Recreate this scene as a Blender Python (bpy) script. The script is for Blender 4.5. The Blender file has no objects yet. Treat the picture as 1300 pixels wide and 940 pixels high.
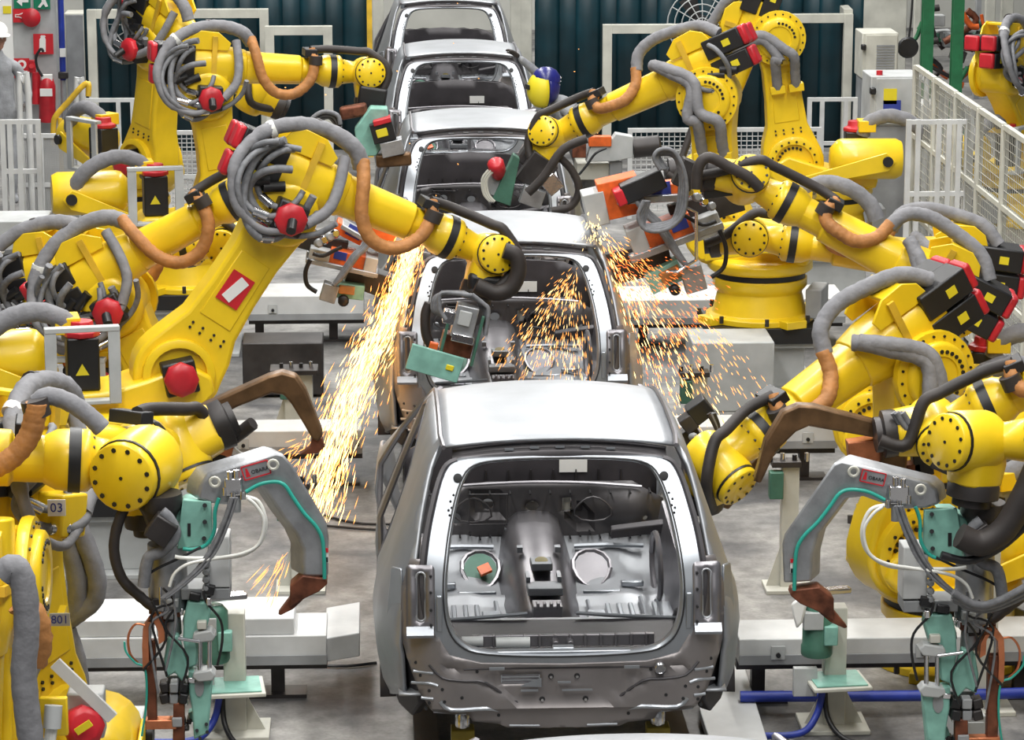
import bpy, bmesh, math, random
from mathutils import Vector, Matrix
from mathutils.geometry import delaunay_2d_cdt
random.seed(7)
V = Vector
PI = math.pi
R = math.radians
S = bpy.context.scene
COL = S.collection

# ------------------------------------------------------------------ camera, light, exposure
CAM = V((-0.839, -13.519, 5.10))
PITCH, YAW, FPX = 0.219837, 0.045550, 3815.4
FWD = V((math.sin(YAW)*math.cos(PITCH), math.cos(YAW)*math.cos(PITCH), -math.sin(PITCH)))
RGT = V((math.cos(YAW), -math.sin(YAW), 0))
UPV = RGT.cross(FWD)
cd = bpy.data.cameras.new('camera')
cam = bpy.data.objects.new('camera', cd)
COL.objects.link(cam)
cam.location = CAM
cam.rotation_euler = Matrix((RGT, UPV, -FWD)).transposed().to_euler()
cd.sensor_width = 36
cd.lens = FPX*36/1300
cd.clip_end = 200
S.camera = cam

w = bpy.data.worlds.new('hall_ambient')
S.world = w
w.use_nodes = True
w.node_tree.nodes['Background'].inputs[0].default_value = (0.86, 0.93, 1.0, 1)
w.node_tree.nodes['Background'].inputs[1].default_value = 0.21

def area(name, loc, sx, sy, power, col=(1, 0.985, 0.95)):
    l = bpy.data.lights.new(name, 'AREA')
    l.shape = 'RECTANGLE'
    l.size, l.size_y, l.energy, l.color = sx, sy, power, col
    o = bpy.data.objects.new(name, l)
    o.location = loc
    COL.objects.link(o)
# rows of roof lights running along the hall, high above the line
for k in range(5):
    area('roof_light', (-3.2, -9+k*9, 11), 1.1, 8.0, 1260)
    area('roof_light', (3.2, -9+k*9, 11), 1.1, 8.0, 1260)
S.view_settings.view_transform = 'Standard'
S.view_settings.look = 'None'
S.view_settings.exposure = -0.70
S.view_settings.gamma = 1
S.view_settings.use_curve_mapping = False

# ------------------------------------------------------------------ helpers
def P(px, py, Y):
    r = FWD + RGT*((px-650)/FPX) + UPV*((470-py)/FPX)
    return CAM + r*((Y-CAM.y)/r.y)
def PZ(px, py, Z):
    r = FWD + RGT*((px-650)/FPX) + UPV*((470-py)/FPX)
    return CAM + r*((Z-CAM.z)/r.z)
X, Yv, Z = V((1, 0, 0)), V((0, 1, 0)), V((0, 0, 1))

def mat(name, col, rough=.5, metal=0., var=.12, scale=6., bump=0., emit=None, spec=.5, col2=None, dscale=None, coat=0.):
    m = bpy.data.materials.new(name)
    m.use_nodes = True
    nt = m.node_tree
    b = nt.nodes['Principled BSDF']
    b.inputs['Roughness'].default_value = rough
    b.inputs['Metallic'].default_value = metal
    b.inputs['Specular IOR Level'].default_value = spec
    b.inputs['Coat Weight'].default_value = coat
    if emit:
        b.inputs['Base Color'].default_value = (*col, 1)
        b.inputs['Emission Color'].default_value = (*col, 1)
        b.inputs['Emission Strength'].default_value = emit
        return m
    tc = nt.nodes.new('ShaderNodeTexCoord')
    n = nt.nodes.new('ShaderNodeTexNoise')
    n.inputs['Scale'].default_value = scale
    n.inputs['Detail'].default_value = 5
    nt.links.new(tc.outputs['Object'], n.inputs['Vector'])
    r = nt.nodes.new('ShaderNodeValToRGB')
    r.color_ramp.elements[0].position = .32
    r.color_ramp.elements[1].position = .68
    c2 = col2 or tuple(c*(1-var*1.6) for c in col)
    r.color_ramp.elements[0].color = (*c2, 1)
    r.color_ramp.elements[1].color = (*[min(1, c*(1+var*.4)) for c in col], 1)
    nt.links.new(n.outputs['Fac'], r.inputs['Fac'])
    nt.links.new(r.outputs['Color'], b.inputs['Base Color'])
    if bump:
        bp = nt.nodes.new('ShaderNodeBump')
        bp.inputs['Strength'].default_value = bump
        bp.inputs['Distance'].default_value = .01
        n2 = nt.nodes.new('ShaderNodeTexNoise')
        n2.inputs['Scale'].default_value = dscale or scale*6
        nt.links.new(tc.outputs['Object'], n2.inputs['Vector'])
        nt.links.new(n2.outputs['Fac'], bp.inputs['Height'])
        nt.links.new(bp.outputs['Normal'], b.inputs['Normal'])
    return m

M = dict(
    yellow=mat('robot_yellow_paint', (.86, .585, .014), .36, var=.08, scale=4, coat=.15),
    yellow2=mat('safety_yellow_paint', (.72, .45, .03), .5, var=.2),
    black=mat('black_plastic', (.012, .012, .014), .45, var=.2),
    dark=mat('dark_steel', (.045, .04, .04), .45, .3, var=.3),
    rubber=mat('dark_rubber_hose', (.035, .028, .026), .6, var=.3),
    red=mat('motor_red', (.55, .018, .03), .4, var=.2),
    hose=mat('grey_fabric_hose', (.22, .22, .235), .8, var=.14, scale=14, bump=.5, dscale=30),
    cable=mat('grey_cable', (.19, .195, .21), .6, var=.2, scale=30),
    brown=mat('tan_leather_sleeve', (.46, .20, .06), .65, var=.18, scale=14, bump=.6, dscale=26),
    steel=mat('galvanised_body_steel', (.37, .385, .41), .44, .62, var=.07, scale=5),
    steel2=mat('bright_zinc_flange', (.40, .425, .46), .38, .80, var=.06, scale=9),
    steeld=mat('dark_primed_steel', (.07, .066, .072), .45, .35, var=.2, scale=4),
    steelm=mat('mid_grey_pressed_steel', (.30, .29, .31), .38, .8, var=.15, scale=4),
    tail=mat('tail_panel_steel', (.27, .25, .25), .42, .55, var=.08, scale=5),
    header=mat('header_steel', (.20, .19, .20), .4, .6, var=.1),
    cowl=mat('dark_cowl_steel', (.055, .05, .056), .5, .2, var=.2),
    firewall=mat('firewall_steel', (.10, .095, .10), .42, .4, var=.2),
    alu=mat('cast_aluminium', (.42, .43, .45), .42, .7, var=.15, scale=12, bump=.1),
    chrome=mat('bright_metal', (.7, .7, .72), .2, 1., var=.05),
    bronze=mat('bronze_gun_arm', (.17, .095, .045), .42, .55, var=.3, scale=9),
    copper=mat('copper_shunt', (.70, .25, .12), .35, .8, var=.2, scale=12),
    rust=mat('rusty_copper', (.22, .075, .04), .55, .5, var=.4, scale=14),
    mint=mat('mint_green_enamel', (.24, .50, .42), .45, var=.18, scale=10),
    teal=mat('teal_hose', (.03, .38, .30), .4, var=.1),
    dgreen=mat('dark_green_motor', (.06, .17, .12), .45, var=.25),
    green=mat('column_green', (.02, .17, .065), .5, var=.2),
    orange=mat('orange_enamel', (.80, .14, .02), .45, var=.25, scale=12),
    white=mat('white_paint', (.60, .61, .61), .5, var=.10, scale=5),
    cream=mat('cream_paint', (.58, .575, .51), .5, var=.12, scale=5),
    pale=mat('pale_grey_paint', (.46, .475, .475), .5, var=.12, scale=5),
    mgrey=mat('mid_grey_paint', (.30, .31, .32), .5, var=.15, scale=5),
    wcable=mat('white_cable', (.78, .78, .74), .4, var=.05),
    blue=mat('blue_hose', (.02, .045, .35), .45, var=.2),
    navy=mat('navy_shell', (.015, .018, .16), .3, var=.1),
    sticker=mat('yellow_sticker', (.75, .62, .02), .5, var=.05),
    sred=mat('sign_red', (.58, .015, .025), .45, var=.05),
    sgreen=mat('sign_green', (.0, .20, .10), .45, var=.05),
    swhite=mat('sign_white', (.82, .82, .80), .5, var=.03),
    sblack=mat('print_black', (.02, .02, .022), .5, var=.05),
    sblue=mat('print_blue', (.03, .05, .30), .5, var=.05),
    skin=mat('skin', (.42, .22, .15), .6, var=.1),
    cloth=mat('grey_work_cloth', (.30, .31, .33), .85, var=.2, scale=10, bump=.5),
    glove=mat('dark_glove', (.06, .05, .045), .8, var=.2),
    olive=mat('olive_yellow_post', (.34, .26, .02), .5, var=.25, scale=8),
)

class MB:
    def __init__(s):
        s.v, s.f = [], []
    def add(s, vs, fs):
        o = len(s.v)
        s.v += [V(p) for p in vs]
        s.f += [tuple(i+o for i in f) for f in fs]
        return s
    def obox(s, c, ax, ay, az):
        c, ax, ay, az = V(c), V(ax), V(ay), V(az)
        vs = [c+ax*i+ay*j+az*k for i in (-1, 1) for j in (-1, 1) for k in (-1, 1)]
        return s.add(vs, [(0, 1, 3, 2), (4, 6, 7, 5), (0, 4, 5, 1), (2, 3, 7, 6), (0, 2, 6, 4), (1, 5, 7, 3)])
    def box(s, c, sx, sy, sz, rz=0):
        c_, s_ = math.cos(rz), math.sin(rz)
        return s.obox(c, V((c_, s_, 0))*sx/2, V((-s_, c_, 0))*sy/2, V((0, 0, sz/2)))
    def bar(s, p0, p1, w, h=None, up=Z):
        """rectangular bar between two points; w across, h along up"""
        p0, p1 = V(p0), V(p1)
        d = p1-p0
        u = d.normalized()
        if abs(u.dot(up)) > .95:
            up = Yv if abs(u.z) > .9 else Z
        sd = u.cross(up).normalized()
        nn = sd.cross(u)
        return s.obox((p0+p1)/2, d/2, sd*w/2, nn*(h or w)/2)
    def lathe(s, p, axis, prof, n=16, caps=True):
        p = V(p)
        a = V(axis).normalized()
        u = a.orthogonal().normalized()
        q = a.cross(u)
        vs, fs = [], []
        for r, t in prof:
            for k in range(n):
                g = 2*PI*k/n
                vs.append(p+a*t+(u*math.cos(g)+q*math.sin(g))*max(r, 1e-4))
        m = len(prof)
        for i in range(m-1):
            for k in range(n):
                k2 = (k+1) % n
                fs.append((i*n+k, i*n+k2, (i+1)*n+k2, (i+1)*n+k))
        if caps:
            fs.append(tuple(reversed(range(n))))
            fs.append(tuple((m-1)*n+k for k in range(n)))
        return s.add(vs, fs)
    def cyl(s, p0, p1, r0, r1=None, n=14):
        p0, p1 = V(p0), V(p1)
        return s.lathe(p0, p1-p0, [(r0, 0), (r0 if r1 is None else r1, (p1-p0).length)], n)
    def prism(s, pts, vec):
        pts = [V(p) for p in pts]
        n = len(pts)
        vec = V(vec)
        vs = pts+[p+vec for p in pts]
        nrm = sum(((pts[i]-pts[0]).cross(pts[(i+1) % n]-pts[0]) for i in range(n)), V())
        fs = [tuple(range(n)), tuple(reversed(range(n, 2*n)))]+[(i, i+n, (i+1) % n+n, (i+1) % n) for i in range(n)]
        if nrm.dot(vec) > 0:
            fs = [tuple(reversed(f)) for f in fs]
        return s.add(vs, fs)
    def loft(s, rings, caps=True, closed=True):
        n = len(rings[0])
        vs = [V(p) for r in rings for p in r]
        fs = []
        for i in range(len(rings)-1):
            for k in range(n if closed else n-1):
                k2 = (k+1) % n
                fs.append((i*n+k, i*n+k2, (i+1)*n+k2, (i+1)*n+k))
        if caps:
            fs.append(tuple(reversed(range(n))))
            fs.append(tuple((len(rings)-1)*n+k for k in range(n)))
        return s.add(vs, fs)
    def tube(s, pts, r, n=8, sub=5, wob=0.):
        pts = [V(p) for p in pts]
        if sub > 1 and len(pts) > 2:
            q = []
            m = len(pts)
            for i in range(m-1):
                p0, p1, p2, p3 = pts[max(i-1, 0)], pts[i], pts[i+1], pts[min(i+2, m-1)]
                for k in range(sub):
                    t = k/sub
                    q.append(.5*((2*p1)+(p2-p0)*t+(2*p0-5*p1+4*p2-p3)*t*t+(3*p1-p0-3*p2+p3)*t**3))
            q.append(pts[-1])
            pts = q
        m = len(pts)
        rings = []
        u = None
        for i in range(m):
            t = (pts[min(i+1, m-1)]-pts[max(i-1, 0)])
            if t.length < 1e-7:
                t = V((0, 0, 1))
            t.normalize()
            if u is None:
                u = t.orthogonal().normalized()
            else:
                u = (u-t*u.dot(t))
                u = u.normalized() if u.length > 1e-6 else t.orthogonal().normalized()
            b = t.cross(u)
            rr = (r[min(int(i/(m-1)*(len(r)-1)+.5), len(r)-1)] if isinstance(r, (list, tuple)) else r)
            if wob:
                rr *= 1+wob*math.sin(i*2.3)+wob*.6*random.uniform(-1, 1)
            rings.append([pts[i]+(u*math.cos(2*PI*k/n)+b*math.sin(2*PI*k/n))*rr for k in range(n)])
        return s.loft(rings)
    def ball(s, c, rx, ry=None, rz=None, n=12, m=8):
        c = V(c)
        ry = ry or rx
        rz = rz or rx
        prof = []
        vs, fs = [], []
        for i in range(m+1):
            th = PI*i/m
            for k in range(n):
                g = 2*PI*k/n
                vs.append(c+V((rx*max(math.sin(th), 1e-3)*math.cos(g), ry*max(math.sin(th), 1e-3)*math.sin(g), -rz*math.cos(th))))
        for i in range(m):
            for k in range(n):
                k2 = (k+1) % n
                fs.append((i*n+k, i*n+k2, (i+1)*n+k2, (i+1)*n+k))
        return s.add(vs, fs)
    def bolts(s, c, axis, r, n, br=.011, h=.012, a0=0, a1=2*PI):
        a = V(axis).normalized()
        u = a.orthogonal().normalized()
        q = a.cross(u)
        for k in range(n):
            g = a0+(a1-a0)*k/n
            p = V(c)+(u*math.cos(g)+q*math.sin(g))*r
            s.cyl(p-a*.004, p+a*h, br, n=6)
        return s
    def build(s, name, m, parent=None, bev=0., seg=2, sharp=52, label=None, smooth=True, kind=None):
        me = bpy.data.meshes.new(name)
        off = parent_world(parent) if parent else V((0, 0, 0))
        me.from_pydata([tuple(p-off) for p in s.v], [], s.f)
        me.update()
        if smooth:
            me.polygons.foreach_set('use_smooth', [True]*len(me.polygons))
            me.set_sharp_from_angle(angle=R(sharp))
        me.materials.append(M[m] if isinstance(m, str) else m)
        o = bpy.data.objects.new(name, me)
        COL.objects.link(o)
        if parent:
            o.parent = parent
        if bev:
            b = o.modifiers.new('bevel', 'BEVEL')
            b.width = bev
            b.segments = seg
            b.limit_method = 'ANGLE'
            b.angle_limit = R(40)
        if label:
            o['label'] = label
        if kind:
            o['kind'] = kind
        return o

def parent_world(p):
    l = V((0, 0, 0))
    while p:
        l += p.location
        p = p.parent
    return l
def thing(name, label, cat, loc, group=None):
    o = bpy.data.objects.new(name, None)
    o.empty_display_size = .1
    o.location = loc
    COL.objects.link(o)
    o['label'], o['category'] = label, cat
    if group:
        o['group'] = group
    return o
def tag(o, label, cat, group=None, kind=None):
    o['label'], o['category'] = label, cat
    if group:
        o['group'] = group
    if kind:
        o['kind'] = kind
    return o
def struct(o):
    o['kind'] = 'structure'
    return o
def copy_tree(o, parent=None):
    c = o.copy()
    COL.objects.link(c)
    c.parent = parent
    for ch in list(o.children):
        copy_tree(ch, c)
    return c

def pip(x, y, poly):
    ins = False
    n = len(poly)
    for i in range(n):
        x1, y1 = poly[i]
        x2, y2 = poly[(i+1) % n]
        if (y1 > y) != (y2 > y) and x < (x2-x1)*(y-y1)/(y2-y1)+x1:
            ins = not ins
    return ins
def dens(poly, step):
    out = []
    n = len(poly)
    for i in range(n):
        a, b = poly[i], poly[(i+1) % n]
        L = math.hypot(b[0]-a[0], b[1]-a[1])
        k = max(1, int(L/step+.5))
        for j in range(k):
            out.append((a[0]+(b[0]-a[0])*j/k, a[1]+(b[1]-a[1])*j/k))
    return out
def smooth_poly(poly, sub=4):
    n = len(poly)
    out = []
    for i in range(n):
        p0, p1, p2, p3 = [poly[(i+k) % n] for k in (-1, 0, 1, 2)]
        for k in range(sub):
            t = k/sub
            out.append(tuple(.5*(2*p1[j]+(p2[j]-p0[j])*t+(2*p0[j]-5*p1[j]+4*p2[j]-p3[j])*t*t+(3*p1[j]-p0[j]-3*p2[j]+p3[j])*t**3) for j in (0, 1)))
    return out
def sheet(mb, outline, holes, fn, step=.06):
    """triangulated sheet of a 2D outline with holes, mapped to 3D by fn(a, b)"""
    polys = [dens(outline, step)]+[dens(h, step*.8) for h in holes]
    vs, es = [], []
    for p in polys:
        o = len(vs)
        vs += [V(q) for q in p]
        es += [(o+i, o+(i+1) % len(p)) for i in range(len(p))]
    bx = [q[0] for q in polys[0]]
    by = [q[1] for q in polys[0]]
    x = min(bx)+step*.5
    while x < max(bx):
        y = min(by)+step*.5
        while y < max(by):
            if pip(x, y, polys[0]) and not any(pip(x, y, h) for h in polys[1:]):
                if min((v.x-x)**2+(v.y-y)**2 for v in vs[:sum(len(p) for p in polys)]) > (step*.45)**2:
                    vs.append(V((x, y)))
            y += step
        x += step
    ov, oe, of, *_ = delaunay_2d_cdt(vs, es, [], 0, 1e-6)
    fs = []
    for f in of:
        c = sum((ov[i] for i in f), V((0, 0)))/len(f)
        if pip(c.x, c.y, polys[0]) and not any(pip(c.x, c.y, h) for h in polys[1:]):
            fs.append(tuple(f))
    return mb.add([fn(p.x, p.y) for p in ov], fs)
def solid(o, th, off=0):
    m = o.modifiers.new('thickness', 'SOLIDIFY')
    m.thickness = th
    m.offset = off
    return o
def lerp(xs, ys, x):
    if x <= xs[0]:
        return ys[0]
    for i in range(len(xs)-1):
        if x <= xs[i+1]:
            t = (x-xs[i])/(xs[i+1]-xs[i])
            return ys[i]+(ys[i+1]-ys[i])*t
    return ys[-1]
def oval(cx, cy, rx, ry, n=12):
    return [(cx+rx*math.cos(2*PI*k/n), cy+ry*math.sin(2*PI*k/n)) for k in range(n)]
def rrect(x0, x1, y0, y1, r, n=3):
    o = []
    for cx, cy, a in ((x1-r, y1-r, 0), (x0+r, y1-r, 90), (x0+r, y0+r, 180), (x1-r, y0+r, 270)):
        for k in range(n+1):
            g = R(a+90*k/n)
            o.append((cx+r*math.cos(g), cy+r*math.sin(g)))
    return o
def text(name, s, size, loc, rot, m, parent=None, extr=.001):
    c = bpy.data.curves.new(name, 'FONT')
    c.body = s
    c.size = size
    c.extrude = extr
    c.align_x = 'CENTER'
    c.align_y = 'CENTER'
    t = bpy.data.objects.new('tmp_text', c)
    COL.objects.link(t)
    dg = bpy.context.evaluated_depsgraph_get()
    me = bpy.data.meshes.new_from_object(t.evaluated_get(dg))
    bpy.data.objects.remove(t)
    me.materials.clear()
    me.materials.append(M[m])
    o = bpy.data.objects.new(name, me)
    COL.objects.link(o)
    if parent:
        o.parent = parent
        o.location = V(loc)-parent_world(parent)
    else:
        o.location = loc
    o.rotation_euler = rot
    return o

# ------------------------------------------------------------------ the hall: floor, walls
def floor_mat():
    m = bpy.data.materials.new('worn_concrete')
    m.use_nodes = True
    nt = m.node_tree
    b = nt.nodes['Principled BSDF']
    b.inputs['Roughness'].default_value = .55
    tc = nt.nodes.new('ShaderNodeTexCoord')
    def noise(sc, det=6, dist=0):
        n = nt.nodes.new('ShaderNodeTexNoise')
        n.inputs['Scale'].default_value = sc
        n.inputs['Detail'].default_value = det
        n.inputs['Distortion'].default_value = dist
        nt.links.new(tc.outputs['Object'], n.inputs['Vector'])
        return n
    def ramp(n, p0, c0, p1, c1):
        r = nt.nodes.new('ShaderNodeValToRGB')
        r.color_ramp.elements[0].position = p0
        r.color_ramp.elements[1].position = p1
        r.color_ramp.elements[0].color = (*c0, 1)
        r.color_ramp.elements[1].color = (*c1, 1)
        nt.links.new(n.outputs['Fac'], r.inputs['Fac'])
        return r
    a = ramp(noise(1.1, 8, .6), .38, (.10, .10, .105), .58, (.33, .32, .305))
    c = ramp(noise(9, 8), .35, (.62, .62, .62), .65, (1, 1, 1))
    d = ramp(noise(45, 3), .3, (.8, .8, .8), .6, (1, 1, 1))
    m1 = nt.nodes.new('ShaderNodeMix')
    m1.data_type = 'RGBA'
    m1.blend_type = 'MULTIPLY'
    m1.inputs[0].default_value = 1
    nt.links.new(a.outputs[0], m1.inputs[6])
    nt.links.new(c.outputs[0], m1.inputs[7])
    m2 = nt.nodes.new('ShaderNodeMix')
    m2.data_type = 'RGBA'
    m2.blend_type = 'MULTIPLY'
    m2.inputs[0].default_value = 1
    nt.links.new(m1.outputs[2], m2.inputs[6])
    nt.links.new(d.outputs[0], m2.inputs[7])
    nt.links.new(m2.outputs[2], b.inputs['Base Color'])
    return m
M['floor'] = floor_mat()
struct(MB().box((0, 14, -.05), 60, 70, .1).build('floor', 'floor', smooth=False))
M['wall'] = mat('hall_wall_panel', (.50, .50, .46), .6, var=.08, scale=2)
struct(MB().box((0, 34, 4), 60, .2, 8).build('wall_back', 'wall', smooth=False))

# ------------------------------------------------------------------ car body shells
HZ = [.40, .50, .60, .85, 1.0, 1.15, 1.3, 1.5, 1.62, 1.68, 1.725, 1.8]
HX = [.73, .79, .83, .865, .85, .79, .735, .66, .61, .57, .51, .45]
ZR = ([0, .3, .7, 1.1, 1.4, 1.6, 1.75, 2.5], [1.752, 1.775, 1.783, 1.762, 1.712, 1.655, 1.585, 1.2])
def zr(y):
    return lerp(ZR[0], ZR[1], y)
def hw(z, y):
    k = min(1, max(0, (z-1.1)/.55))
    zz = z+(1.735-zr(min(max(y, 0), 1.75)))*k
    x = lerp(HZ, HX, zz)
    if y < .15:
        x -= .135*((.15-y)/.5)**2
    if y > 2.6:
        x -= .10*((y-2.6)/.9)**2
    d = math.hypot(y-.42, z-.44)
    if .36 < d < .52:
        x += .018*(1-(d-.36)/.16)
    return x
def yt(z):
    """how far forward the hatch plane lies at height z"""
    return lerp([.4, .55, .80, 1.1, 1.25, 1.45, 1.6, 1.7], [-.33, -.36, -.37, -.345, -.29, -.16, -.05, .0], z)
INNER = [(0, 1.655), (.25, 1.65), (.39, 1.628), (.452, 1.56), (.495, 1.43), (.525, 1.27), (.537, 1.12), (.522, .97), (.465, .875), (.345, .832), (0, .818)]
OUTER = [(0, 1.670), (.28, 1.665), (.465, 1.652), (.532, 1.60), (.583, 1.45), (.615, 1.30), (.628, 1.15), (.60, .95), (.525, .825), (.38, .785), (0, .775)]
def both(h):
    return h+[(-x, z) for x, z in reversed(h[1:-1])]

def make_car():
    c = thing('car_body_shell', '', 'car body', (0, 0, .42), 'bare car bodies on the line')
    # ---- roof
    mb = MB()
    ys = [i*1.78/22 for i in range(23)]
    rows = []
    for y in ys:
        e = hw(zr(y)-.05, y)-.004
        rows.append([(x*e, y-.0+(.05*(x*x) if y < .01 else 0), zr(y)-.05*abs(x)**2.2) for x in [k/8-1 for k in range(17)]])
    mb.loft(rows, caps=False, closed=False)
    ro = solid(mb.build('roof_panel', 'steel', c, sharp=60), .012, -1)
    # roof ditches
    for sg in (-1, 1):
        mb = MB()
        mb.tube([(sg*(hw(zr(y)-.05, y)-.01), y, zr(y)-.042) for y in ys[::2]], .012, 6, 1)
        mb.build('roof_ditch_seam', 'steelm', c)
    # ---- hatch header channel and flange
    mb = MB()
    rings = []
    for k in range(21):
        x = (k/10-1)*.5
        q = (x/.5)**2
        rings.append([(x, .012+.04*q, 1.742-.052*q), (x, .045+.03*q, 1.722-.05*q), (x, .03+.02*q, 1.700-.045*q), (x, -.012+.02*q, 1.694-.04*q), (x, -.022+.02*q, 1.668-.03*q)])
    mb.loft(rings, caps=False, closed=False)
    solid(mb.build('header_channel', 'header', c, sharp=25), .006)
    mb = MB()
    for k in range(-2, 3):
        mb.box((k*.118, -.0, 1.709-.045*(k*.236)**2), .042, .02, .008)
    mb.build('header_tab', 'steel2', c, kind='stuff')
    # ---- hatch flange ring
    mb = MB()
    a, b = smooth_poly(both(INNER), 4), smooth_poly(both(OUTER), 4)
    n = len(a)
    r0 = [(x, yt(z)+.045, z) for x, z in a]
    r1 = [(x, yt(z)+.004, z) for x, z in a]
    r2 = [(x*1.018, yt(z)-.008, z+(z-1.2)*.012) for x, z in a]
    r3 = [(x, yt(z)-.005, z) for x, z in b]
    r4 = [(x*1.012, yt(z)+.03, z+(z-1.2)*.01) for x, z in b]
    rr = [r0, r1, r2, r3, r4]
    vs = [p for r in rr for p in r]
    fs = []
    for i in range(4):
        for k in range(n):
            k2 = (k+1) % n
            fs.append((i*n+k, i*n+k2, (i+1)*n+k2, (i+1)*n+k))
    mb.add(vs, fs)
    hf = solid(mb.build('hatch_flange', 'steel2', c, sharp=30), .006)
    mb = MB()
    mb.tube([(x*1.03, yt(z)-.012, z+(z-1.2)*.02) for x, z in a]+[(a[0][0]*1.03, yt(a[0][1])-.012, a[0][1]+.009)], .0045, 5, 1)
    mb.build('flange_seam', 'sblack', hf)
    for sg in (-1, 1):
        mb = MB()
        mb.lathe((sg*.478, yt(1.575)-.012, 1.585), (0, -1, .35), [(.021, -.01), (.021, .008), (.015, .009)], 14)
        mb.build('hinge_hole', 'sblack', hf)
        mb = MB()
        for dx, dz in ((.02, -.06), (.035, -.085), (.03, -.11), (.045, -.12), (.04, -.14)):
            z_ = 1.575+dz
            mb.cyl((sg*(.478+dx), yt(z_)-.016, z_), (sg*(.478+dx), yt(z_)+.02, z_), .006, n=6)
        mb.build('weld_hole', 'sblack', hf, kind='stuff')
        # gutter between flange and side panel
        mb = MB()
        mb.tube([(sg*x*1.03, yt(z)+.012, z) for x, z in b[8:29]], .017, 6, 1)
        mb.build('gutter_seal', 'steeld', c)
    # ---- body sides
    arch = lambda cy, cz, r, a0, a1, n=10: [(cy+r*math.cos(R(a0+(a1-a0)*k/n)), cz+r*math.sin(R(a0+(a1-a0)*k/n))) for k in range(n+1)]
    for sg in (-1, 1):
        top = [(y, zr(y)-.048) for y in (1.72, 1.6, 1.4, 1.1, .7, .3, .06)]
        out = [(-.26, .60), (.05, .50)]+arch(.42, .44, .36, 172, 8)+[(.9, .44), (2.5, .44)]+arch(2.9, .44, .36, 172, 8)+[(3.42, .55), (3.46, .85), (3.1, .98), (2.6, 1.07)]+top+[(-.0, 1.62), (-.10, 1.46), (-.20, 1.29), (-.25, 1.2), (-.28, 1.05), (-.30, .8)]
        h1 = smooth_poly([(.80, .58), (1.34, .52), (1.38, 1.0), (1.36, 1.60), (.95, 1.62), (.62, 1.42), (.66, 1.0)], 2)
        h2 = smooth_poly([(1.54, .52), (2.36, .54), (2.42, 1.02), (1.85, 1.50), (1.56, 1.58), (1.52, 1.0)], 2)
        mb = MB()
        sheet(mb, out, [h1, h2], lambda y, z: (sg*hw(z, y), y, z), .055)
        sd = solid(mb.build('body_side', 'steel', c, sharp=50), .02, 1 if sg < 0 else -1)
        for h in (h1, h2):
            mb = MB()
            q = [(sg*(hw(z, y)-.012), y, z) for y, z in h]
            mb.tube(q+[q[0]], .016, 6, 1)
            mb.build('door_aperture_flange', 'steelm', sd)
        # wheel arch liner
        mb = MB()
        rg = []
        for k in range(13):
            g = R(6+168*k/12)
            rg.append([(sg*x_, .42+r_*math.cos(g), .44+r_*math.sin(g)) for x_, r_ in ((.845, .352), (.80, .345), (.60, .33))])
        mb.loft(rg, caps=False, closed=False)
        solid(mb.build('wheel_arch_liner', 'steeld', c), .008)
        # rear corner below the lamp: bumper mounting edge and dark lower piece
        mb = MB()
        mb.prism([(sg*.70, -.27, .80), (sg*.795, -.12, .84), (sg*.80, -.06, .60), (sg*.76, -.10, .50), (sg*.70, -.2, .47), (sg*.66, -.26, .55)], (-sg*.05, .06, 0))
        mb.build('lower_corner_bracket', 'steeld', c, bev=.012)
        # lamp pocket
        mb = MB()
        pk = rrect(.592, .722, .93, 1.235, .02)
        slot = rrect(.634, .676, .985, 1.205, .02)
        fn = lambda x, z: (sg*x, yt(z)-.012+.5*max(0, x-.66)**1.3, z)
        sheet(mb, pk, [slot], fn, .03)
        lp = solid(mb.build('lamp_mount_panel', 'steelm', c, sharp=50), .008)
        mb = MB()
        q = [fn(x, z) for x, z in slot]
        mb.tube(q+[q[0]], .006, 5, 1)
        mb.build('slot_rim', 'steel', lp)
        mb = MB()
        mb.obox((sg*.66, -.385, .938), (.062, 0, 0), (0, .018, .016), (0, -.006, .008))
        mb.build('lamp_ledge', 'steel2', lp)
        mb = MB()
        mb.prism([(sg*.745, -.25, 1.20), (sg*.79, -.14, 1.18), (sg*.815, -.13, .95), (sg*.735, -.28, .90)], (-sg*.01, .02, 0))
        mb.build('corner_reinforcement', 'steel2', lp, bev=.008)
        mb = MB()
        for z_ in (1.19, 1.04, .97, 1.12):
            mb.cyl((sg*.61, yt(z_)-.03, z_), (sg*.61, yt(z_)+.03, z_), .007, n=6)
        mb.build('weld_hole', 'sblack', lp, kind='stuff')
        mb = MB()
        mb.obox((sg*.572, -.366, 1.02), (.012, 0, 0), (0, .008, 0), (0, 0, .085))
        mb.build('lamp_strap', 'steel2', lp, bev=.004)
    # ---- tail panel
    half = [(0, .452), (.26, .455), (.30, .475), (.42, .49), (.44, .525), (.60, .54), (.665, .64), (.70, .74), (.735, .86), (.745, 1.0), (.74, 1.12), (.70, 1.25), (.622, 1.25)]
    inn = [(.628, 1.15), (.60, .95), (.525, .825), (.38, .785), (0, .775)]
    out = half+inn+[(-x, z) for x, z in reversed(inn[:-1])]+[(-x, z) for x, z in reversed(half[1:])]
    def ft(x, z):
        y = yt(z)
        ax = abs(x)
        if ax > .5:
            y += 1.5*(ax-.5)**2
        line = lerp([0, .2, .36, .46, .6], [.575, .575, .69, .70, .775], ax)
        y += .022 if z > line and z < .77 else 0
        if z < .56:
            y += .03
        return (x, y-.012, z)
    mb = MB()
    sheet(mb, out, [rrect(-.29, -.11, .675, .725, .01)], ft, .032)
    tp = solid(mb.build('tail_panel', 'tail', c, sharp=40), .01)
    def bead(pts, r=.008, m='steel2', nm='pressed_bead'):
        b = MB()
        b.tube([(x, ft(x, z)[1]-.004, z) for x, z in pts], r, 6, 3)
        b.build(nm, m, tp)
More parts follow.
